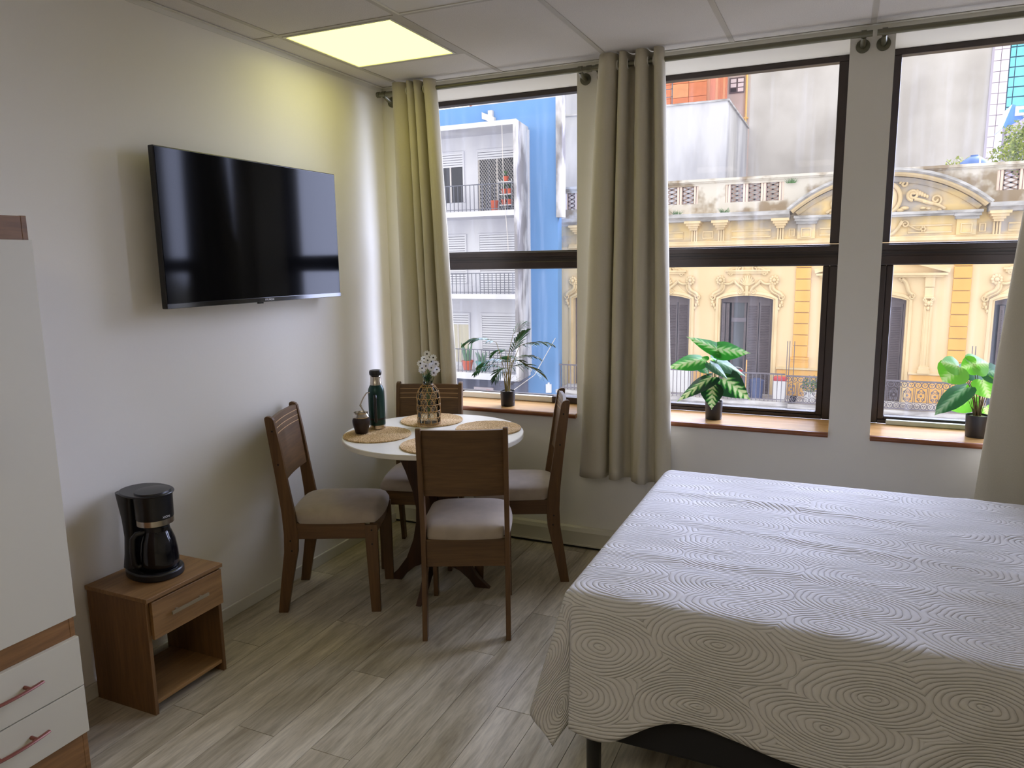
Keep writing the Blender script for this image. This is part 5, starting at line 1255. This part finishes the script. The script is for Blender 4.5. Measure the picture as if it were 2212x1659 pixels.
b = bal('white_screen', 'white sheet panel leaning behind the balcony railing', 'panel', -2.60, 21.3); MB().box(-0.72, 0.62, -0.01, 0.02, 0.02, 0.92).build('sheet', M['whiteobj'], b); MB().box(-0.75, -0.72, -0.015, 0.025, 0, 0.95).build('edge_bar', M['iron'], b); MB().box(0.62, 0.65, -0.015, 0.025, 0, 0.95).build('edge_bar', M['iron'], b)
b = bal('balcony_shrub', 'green shrub in a tub behind the ornate railing', 'shrub', 1.86, 21.3); MB().lathe([(0.16, 0), (0.2, 0.3), (0.18, 0.3), (0.001, 0.27)], n=18).build('tub', M['whiteobj'], b, smooth=True)
r_ = random.Random(5); mb = MB()
for i in range(260):
    d = Vector((r_.gauss(0, 1), r_.gauss(0, 0.7), r_.gauss(0, 1))).normalized() * r_.uniform(0.12, 0.30); c = d + Vector((0, 0, 0.52)); s = Vector((r_.uniform(-1, 1), r_.uniform(-1, 1), r_.uniform(-1, 1))).normalized() * 0.05; t2 = s.cross(d).normalized() * 0.025
    mb.add([c - s, c + t2, c + s, c - t2], [(0, 1, 2, 3)])
mb.build('foliage', M['plantgreen'], b, kind='stuff')

# ---------------------------------------------------------------- blue building with white balconies
AB = thing('apartment_building', 'blue painted apartment block with white balconies and roller shutters', 'building', (-9.5, 20.6, -7.0))
class AP(MB):
    def build(s, name, m, parent=None, **k):
        s.v = [(x + 9.5, y - 20.6, z + 7.0) for x, y, z in s.v]; return MB.build(s, name, m, AB if parent is None else parent, **k)
AP().box(-16, -6.53, 20.6, 21.0, -7.0, 7.19).build('blue_wall', M['blue'])
AP().box(-6.53, -6.31, 20.45, 20.80, 3.20, 7.6).build('end_strip', M['bstain'])
AP().box(-16, -7.55, 20.50, 20.598, -2.25, 6.20).build('recess_wall', M['bwhite'])
AP().prism([(-7.48, 19.0), (-7.37, 19.0), (-7.60, 20.598), (-7.68, 20.598)], -2.38, 6.30, 'xy').build('balcony_fin', M['bstain'])
for z0, z1, nm in ((6.14, 6.30, 'top_slab'), (3.24, 3.42, 'balcony_slab'), (0.45, 0.62, 'balcony_slab'), (-2.38, -2.15, 'balcony_slab')):
    AP().prism([(-16, 19.0), (-7.48, 19.0), (-7.69, 20.598), (-16, 20.598)], z0, z1, 'xy').build(nm, M['bwhite'])
for z0, z1 in ((3.42, 4.31), (0.62, 1.34), (-2.15, -1.31)):
    r = AP(); r.box(-16, -7.50, 19.02, 19.05, z1 - 0.03, z1); r.box(-16, -7.50, 19.02, 19.05, z0 + 0.05, z0 + 0.07); x = -13.0
    while x < -7.5: r.box(x - 0.010, x + 0.010, 19.025, 19.045, z0, z1); x += 0.155
    r.build('balcony_railing', M['rail_dark'], kind='stuff')
def ab_window(x0, x1, z0, z1, zs, curtain=None):
    e = bpy.data.objects.new('window', None); link(e, AB); y = 20.5
    f = AP(); f.box(x0 - 0.06, x0, y - 0.06, y, z0, z1 + 0.06); f.box(x1, x1 + 0.06, y - 0.06, y, z0, z1 + 0.06); f.box(x0, x1, y - 0.06, y, z1, z1 + 0.06); f.build('window_frame', M['bwhite'], e)
    AP().box(x0, x1, y - 0.012, y - 0.002, z0, z1).build('pane', M[curtain or 'darkin'], e)
    if zs > z0 + 0.05:
        xm = (x0 + x1) / 2
        AP().box(xm - 0.03, xm + 0.03, y - 0.03, y - 0.012, z0, zs).box(x0, x0 + 0.05, y - 0.03, y - 0.012, z0, zs).build('sash_bar', M['whitefr'], e)
    s = AP(); z = zs
    AP().box(x0, x1, y - 0.022, y - 0.013, zs, z1).build('shutter_back', M['roller_gap'], e)
    while z < z1 - 0.02: s.box(x0, x1, y - 0.045, y - 0.022, z, z + 0.062); z += 0.085
    s.build('roller_slats', M['roller'], e, kind='stuff')
ab_window(-11.15, -10.12, 3.87, 5.60, 5.12); ab_window(-9.50, -8.02, 3.50, 5.60, 5.31)
ab_window(-11.10, -10.10, 0.95, 2.67, 0.95); ab_window(-9.50, -8.02, 0.64, 2.67, 0.64)
M['drape'] = mat('pale_drape', lin(206, 200, 180), 0.9, var=0.15, vscale=8, stretch=(1, 1, 0.05))
ab_window(-10.95, -10.03, -2.0, -0.20, -0.58, 'drape'); ab_window(-9.47, -8.02, -2.12, -0.20, -2.12)
# security net of the open window, rack with flower pots
nt_ = AP()
for k in range(-14, 26):
    for s in (-1, 1):
        x0 = -9.5 + k * 0.10; pts = []
        za, zb_ = 3.5, 5.31; xa, xb_ = x0, x0 + s * (zb_ - za) * 0.75
        # clip to the opening
        def clip(xa, za, xb_, zb_):
            t0, t1 = 0.0, 1.0; dx = xb_ - xa
            if abs(dx) < 1e-6: return None
            for lim, sg in ((-9.5, 1), (-8.02, -1)):
                t = (lim - xa) / dx
                if dx * sg > 0: t0 = max(t0, t)
                else: t1 = min(t1, t)
            if t1 <= t0: return None
            return xa + dx * t0, za + (zb_ - za) * t0, xa + dx * t1, za + (zb_ - za) * t1
        c = clip(xa, za, xb_, zb_)
        if c: nt_.tube([(c[0], 20.43, c[1]), (c[2], 20.43, c[3])], 0.007, 3)
nt_.build('safety_net', M['whitefr'], kind='stuff')
AP().box(-9.85, -9.55, 20.40, 20.44, 3.26 - 0.02, 3.26).build('lamp_plate', M['rail_dark'])
rk = thing('plant_rack', 'white wire rack of terracotta pots on the upper balcony', 'plant rack', (-8.18, 20.0, 3.42))
for z in (0.22, 0.58, 1.0): MB().box(-0.26, 0.26, -0.14, 0.14, z, z + 0.025).build('rack_shelf', M['rail_white'], rk)
for x in (-0.26, 0.24):
    for y in (-0.14, 0.12): MB().box(x, x + 0.02, y, y + 0.02, 0, 1.10).build('rack_leg', M['rail_white'], rk)
def tpot(x, y, z, r, h, lab, m='terracotta', leafy=True):
    t = thing('flower_pot', lab, 'flower pot', (x, y, z), group='potted plants on the white balconies')
    MB().lathe([(r * 0.7, 0), (r, h * 0.85), (r * 1.1, h * 0.85), (r * 1.1, h), (r * 0.9, h), (0.001, h * 0.9)], n=14).build('pot', M[m], t, smooth=True)
    if leafy:
        g = MB(); q = random.Random(int(abs(x) * 1000))
        for i in range(14):
            a = q.uniform(0, 2 * PI); l = q.uniform(0.12, 0.26); s = Vector((-sin(a), cos(a), 0)) * 0.02; b0 = Vector((0, 0, h * 0.95)); tp = b0 + Vector((cos(a) * l * 0.5, sin(a) * l * 0.5, l)); md = b0.lerp(tp, 0.5) + Vector((0, 0, 0.03))
            g.add([b0 - s * .4, b0 + s * .4, md + s, md - s, tp], [(0, 1, 2, 3), (3, 2, 4)])
        g.build('foliage', M['plantgreen'], t, kind='stuff')
for x, z, lab in ((-8.30, 3.665, 'left terracotta pot on the bottom shelf of the white rack'), (-8.08, 3.665, 'right terracotta pot on the bottom shelf of the white rack'), (-8.28, 4.025, 'left terracotta pot on the middle shelf of the white rack'), (-8.08, 4.025, 'right terracotta pot on the middle shelf of the white rack'), (-8.20, 4.445, 'terracotta pot with a leafy plant on the top shelf of the white rack')): tpot(x, 20.0, z, 0.09, 0.18, lab)
tpot(-8.62, 19.9, 3.42, 0.14, 0.40, 'larger terracotta pot on the upper balcony floor', leafy=False)
def cactus(x, lab, m, hgt, seed):
    t = thing('potted_cactus', lab, 'potted plant', (x, 19.5, -2.15)); q = random.Random(seed)
    MB().lathe([(0.14, 0), (0.20, 0.30), (0.22, 0.30), (0.22, 0.36), (0.18, 0.36), (0.001, 0.33)], n=16).build('pot', M[m], t, smooth=True)
    for i in range(7):
        a = 2 * PI * i / 7; r0 = 0.07; l = hgt * q.uniform(0.6, 1.0)
        MB().tube([(r0 * cos(a), r0 * sin(a), 0.30), (r0 * 1.8 * cos(a), r0 * 1.8 * sin(a), 0.30 + l * 0.5), (r0 * 3.0 * cos(a), r0 * 3 * sin(a), 0.30 + l)], [0.05, 0.05, 0.012], 7).build('stem', M['cactus'], t, smooth=True)
cactus(-9.62, 'spiky cactus in a terracotta pot on the lower balcony', 'terracotta', 0.75, 2); cactus(-9.05, 'cactus in a teal pot on the lower balcony', 'teal', 0.45, 3)
# shop level
AP().box(-16, -7.7, 20.45, 20.598, -7.0, -2.40).build('shop_front', M['shopdark'])
sg = thing('shop_sign', 'pale shop sign with a dark arch and red square under the lowest balcony', 'sign', (-9.43, 20.40, -3.25)); MB().box(-0.40, 0.40, -0.03, 0.04, 0, 0.34).build('board', M['clad'], sg)
MB().prism([(0.20 * cos(a) - 0.1, 0.02 + 0.16 * sin(a)) for a in [PI * i / 12 for i in range(13)]], -0.035, -0.031, 'xz').build('printed_arch', M['shopdark'], sg); MB().box(0.12, 0.31, -0.035, -0.031, 0.14, 0.26).build('printed_square', M['red'], sg)
mbx = thing('meter_box', 'white meter box on the foot of the blue wall', 'meter box', (-6.88, 20.55, -3.0)); MB().box(-0.10, 0.10, -0.05, 0.048, 0, 0.32).build('housing', M['whiteobj'], mbx, bevel=0.01); MB().box(-0.08, 0.08, -0.056, -0.05, 0.03, 0.22).build('cover', M['rail_white'], mbx); MB().box(-0.03, 0.03, -0.03, 0.03, 0.32, 0.38).build('cable_entry', M['whiteobj'], mbx)
cb_ = MB(); cb_.tube([(0, 0, 0), (2.2, -0.6, -0.95), (3.9, -1.2, -1.0)], 0.012, 4)
cw = MB().tube([(-10.4, 18.9, -2.2), (-9.3, 18.6, -2.75), (-7.9, 18.5, -2.98), (-7.0, 19.5, -2.2), (-6.6, 20.5, -1.0)], 0.012, 5).build('street_cable', M['whitefr']); tag(cw, 'thin pale cable strung below the lowest white balcony', 'cable')
dc = MB().tube([(-7.85, 18.95, 6.25), (-7.83, 18.95, 4.2), (-7.70, 18.95, 2.4), (-7.68, 18.95, 1.5)], 0.010, 5).build('hanging_cable', M['whitefr']); tag(dc, 'white cable hanging down in front of the upper white balcony', 'cable')
bx_ = thing('wall_box', 'small grey bracket box on the blue wall above the top slab', 'bracket', (-9.05, 20.55, 6.62)); MB().prism([(-0.25, 0.30), (0.22, 0.10), (0.22, -0.12), (-0.25, 0.08)], -0.12, 0.04, 'xz').build('plate', M['beige'], bx_); MB().box(-0.02, 0.14, -0.10, 0.04, 0.14, 0.34).build('arm', M['whitefr'], bx_)

# ---------------------------------------------------------------- buildings behind
gb = thing('grey_tower_block', 'tall blank grey building behind the parapet', 'building', (3.1, 38.8, -7.0)); MB().box(-5.45, 5.42, 0, 12, 0, 24).build('blank_wall', M['party'], gb); MB().box(5.42, 5.52, -0.06, 12, 0, 24).build('corner_pier', M['clad2'], gb)
wc = thing('white_annex', 'whitewashed blank annex with stained walls behind the parapet', 'building', (-6.0, 31.0, -7.0))
MB().box(-9, 3.60, 0, 7.72, 0, 15.58).build('main_block', M['cube'], wc); MB().box(-9, 3.68, -0.06, 7.72, 15.58, 15.66).build('roof_edge', M['cornice'], wc); MB().box(-9, -2.2, -0.02, 7.72, 15.66, 18.5).build('stair_block', M['cube'], wc)
rl = MB()
rl.box(1.0, 1.04, 0.6, 0.64, 15.66, 16.9); rl.box(-0.4, -0.36, 0.6, 0.64, 15.66, 16.9)
for z in (16.1, 16.45, 16.85): rl.box(-0.4, 1.04, 0.6, 0.63, z, z + 0.03)
rl.build('roof_railing', M['rail_dark'], wc, kind='stuff')
MB().box(-1.4, 2.35, 3.6, 3.7, 15.66, 16.15).build('roof_tank_wall', M['cornice'], wc)
ob = thing('terracotta_block', 'orange terracotta clad building behind the white annex', 'building', (-12.85, 46.0, -7.0))
MB().box(-9.95, 6.95, 0.10, 9, 0, 24).build('core', M['joint'], ob)
q = random.Random(9); pm = {}
for r_ in range(6):
    for c_ in range(9):
        w_, h_ = 1.14, 0.86; x0 = 7.0 - (c_ + 1) * w_; z0 = 17.3 + r_ * h_
        m_ = 'orange1' if q.random() < 0.72 else 'orange2'
        if m_ not in pm: pm[m_] = MB().box(0.012, w_ - 0.012, 0, 0.10, 0.012, h_ - 0.012).build('cladding_panel', M[m_], ob); o = pm[m_]
        else: o = instance(pm[m_], 'cladding_panel', ob)
        o.location = (x0, 0, z0)
for c_ in range(8):
    w_ = 1.1; MB().box(6.95, 7.0, 0.1 + c_ * w_ + 0.012, 0.1 + (c_ + 1) * w_ - 0.012, 10, 24).build('side_panel', M['orange1' if c_ % 3 else 'orange2'], ob)
bg = thing('beige_back_house', 'beige rear wall with a small window and a yellow pipe', 'building', (-5.2, 55.5, -7.0))
MB().box(-1.6, 5.5, 0, 8, 0, 30).build('wall', M['beige'], bg); MB().box(1.66, 1.96, -0.10, 0, 0, 30).build('pilaster', M['beige'], bg)
w_ = MB().box(-0.60, 0.48, -0.05, 0.0, 20.90, 22.02).build('window', M['shutter'], bg)
for i in range(2):
    for j in range(3): MB().box(-0.50 + i * 0.52, -0.10 + i * 0.52, -0.07, -0.05, 21.0 + j * 0.33, 21.26 + j * 0.33).build('pane', M['whiteobj' if (i, j) != (0, 0) else 'darkin'], w_)
MB().tube([(0.66, -0.12, 14), (0.66, -0.12, 29)], 0.08, 8).build('gas_pipe', M['yellowpipe'], bg)
for z in (19.0, 22.3): MB().box(0.50, 0.84, -0.22, -0.02, z, z + 0.10).build('pipe_clip', M['yellowpipe'], bg)

gt = thing('glass_tower', 'turquoise glass office tower with pale clad edge in the distance', 'building', (16.0, 82.0, -7.0))
MB().box(-1.40, 6.0, 0.3, 12, 0, 36).build('core', M['tower_bar'], gt)
cl = MB().box(0.02, 0.66, 0, 0.3, 0.02, 0.97).build('cladding_panel', M['clad'], gt); cl.location = (-1.38, 0, 17)
for r in range(14):
    for c_ in range(2):
        if r == 0 and c_ == 0: continue
        instance(cl, 'cladding_panel', gt, (-1.38 + c_ * 0.68, 0, 17 + r * 0.99))
    MB().box(-1.55, -1.40, 0.1, 8, 17 + r * 0.99 + 0.02, 17 + r * 0.99 + 0.97).build('edge_panel', M['clad2'], gt)
ga = MB().box(0.03, 0.42, 0, 0.3, 0.03, 0.82).build('glass_pane', M['tower_glass'], gt); ga.location = (0.02, 0, 19)
gb_ = MB().box(0.03, 1.10, 0, 0.3, 0.03, 0.82).build('glass_pane', M['tower_glass'], gt); gb_.location = (0.48, 0, 19)
for r in range(12):
    z = 19 + r * 0.9
    if r: instance(ga, 'glass_pane', gt, (0.02, 0, z))
    for c_ in range(3):
        if r or c_: instance(gb_, 'glass_pane', gt, (0.48 + c_ * 1.14, 0, z))
bs = thing('blue_roof_shed', 'blue sheet-metal roof structure with white frame before the glass tower', 'shed', (13.3, 60.0, -7.0))
MB().prism([(-0.82, 17.6), (-0.34, 19.2), (-0.10, 19.1), (0.10, 18.4), (1.8, 18.6), (1.8, 17.6)], 0, 3, 'xz').build('roof_sheet', M['blueroof'], bs); MB().box(-0.15, 1.8, -0.2, 0.0, 18.36, 19.0).build('white_frame', M['whiteobj'], bs)
MB().box(0.05, 1.7, -0.25, -0.2, 18.55, 18.75).build('frame_slot', M['tower_glass'], bs); MB().prism([(-0.60, 16.0), (-0.60, 17.60), (1.8, 18.9), (1.8, 16.0)], -0.5, -0.3, 'xz').build('gable_slope', M['clad2'], bs); MB().box(-0.8, 1.8, 0, 3, 0, 17.6).build('wall', M['clad2'], bs)

# roof terrace: tree, shrub, water tank
rt = MB().box(4.5, 16, 30.0, 36.5, -7.0, 4.6).build('terrace_block', M['beige']); tag(rt, 'beige terrace block hidden behind the parapet, carrying the tree', 'building')
def crown(parent, c, rx, ry, rz, n, size, m, seed):
    q = random.Random(seed); mb = MB()
    for i in range(n):
        d = Vector((q.gauss(0, 1), q.gauss(0, 1), q.gauss(0, 1))).normalized(); k = q.uniform(0.45, 1.0) ** 0.6 * (0.82 + 0.3 * noise.noise(d * 2.3 + Vector((seed, 0, 0))))
        p = Vector((c[0] + d.x * rx * k, c[1] + d.y * ry * k, c[2] + d.z * rz * k)); s = Vector((q.uniform(-1, 1), q.uniform(-1, 1), q.uniform(-1, 1))).normalized() * size * q.uniform(0.6, 1.2); t2 = s.cross(Vector((q.uniform(-1, 1), q.uniform(-1, 1), 1))).normalized() * size * 0.5
        mb.add([p - s, p + t2, p + s, p - t2], [(0, 1, 2, 3)])
    mb.build('crown', M[m], parent, kind='stuff')
tr_ = thing('terrace_tree', 'yellow-green tree rising behind the parapet near the glass tower', 'tree', (10.1, 33.5, 4.6)); crown(tr_, (0, 0, 1.35), 2.35, 1.8, 1.75, 6500, 0.085, 'foliage', 3); MB().tube([(0, 0, 0), (0.1, 0, 0.7), (0.05, 0.1, 1.5)], [0.12, 0.09, 0.05], 8).build('trunk', M['bark'], tr_, smooth=True)
sb_ = thing('terrace_shrub', 'sparse shrub behind the parapet beside the blue tank', 'shrub', (6.75, 31.0, 4.6)); crown(sb_, (0, 0, 0.50), 0.85, 0.6, 0.55, 330, 0.075, 'foliage2', 6); MB().tube([(0, 0, 0), (0.05, 0, 0.5), (0.2, 0, 0.9)], [0.04, 0.03, 0.015], 6).build('trunk', M['bark'], sb_, smooth=True)
for s in (-1, 1): MB().tube([(0, 0, 0.2), (s * 0.3, 0, 0.6), (s * 0.55, 0.1, 0.85)], [0.025, 0.02, 0.008], 5).build('branch', M['bark'], sb_, smooth=True)
tk = thing('water_tank', 'round blue plastic water tank lid showing above the parapet', 'water tank', (6.50, 26.0, 3.3)); MB().lathe([(0.50, 0.0), (0.50, 1.35)], n=30).build('body', M['tank'], tk, smooth=True)
MB().lathe([(0.42, 1.35), (0.46, 1.42), (0.40, 1.52), (0.20, 1.66), (0.12, 1.70), (0.12, 1.74), (0.001, 1.74)], n=30).build('lid', M['tank'], tk, smooth=True, ang=30); MB().tube([(0.10, -0.52, 0.2), (0.10, -0.52, 1.62)], 0.03, 6).build('vent_pipe', M['whiteobj'], tk)
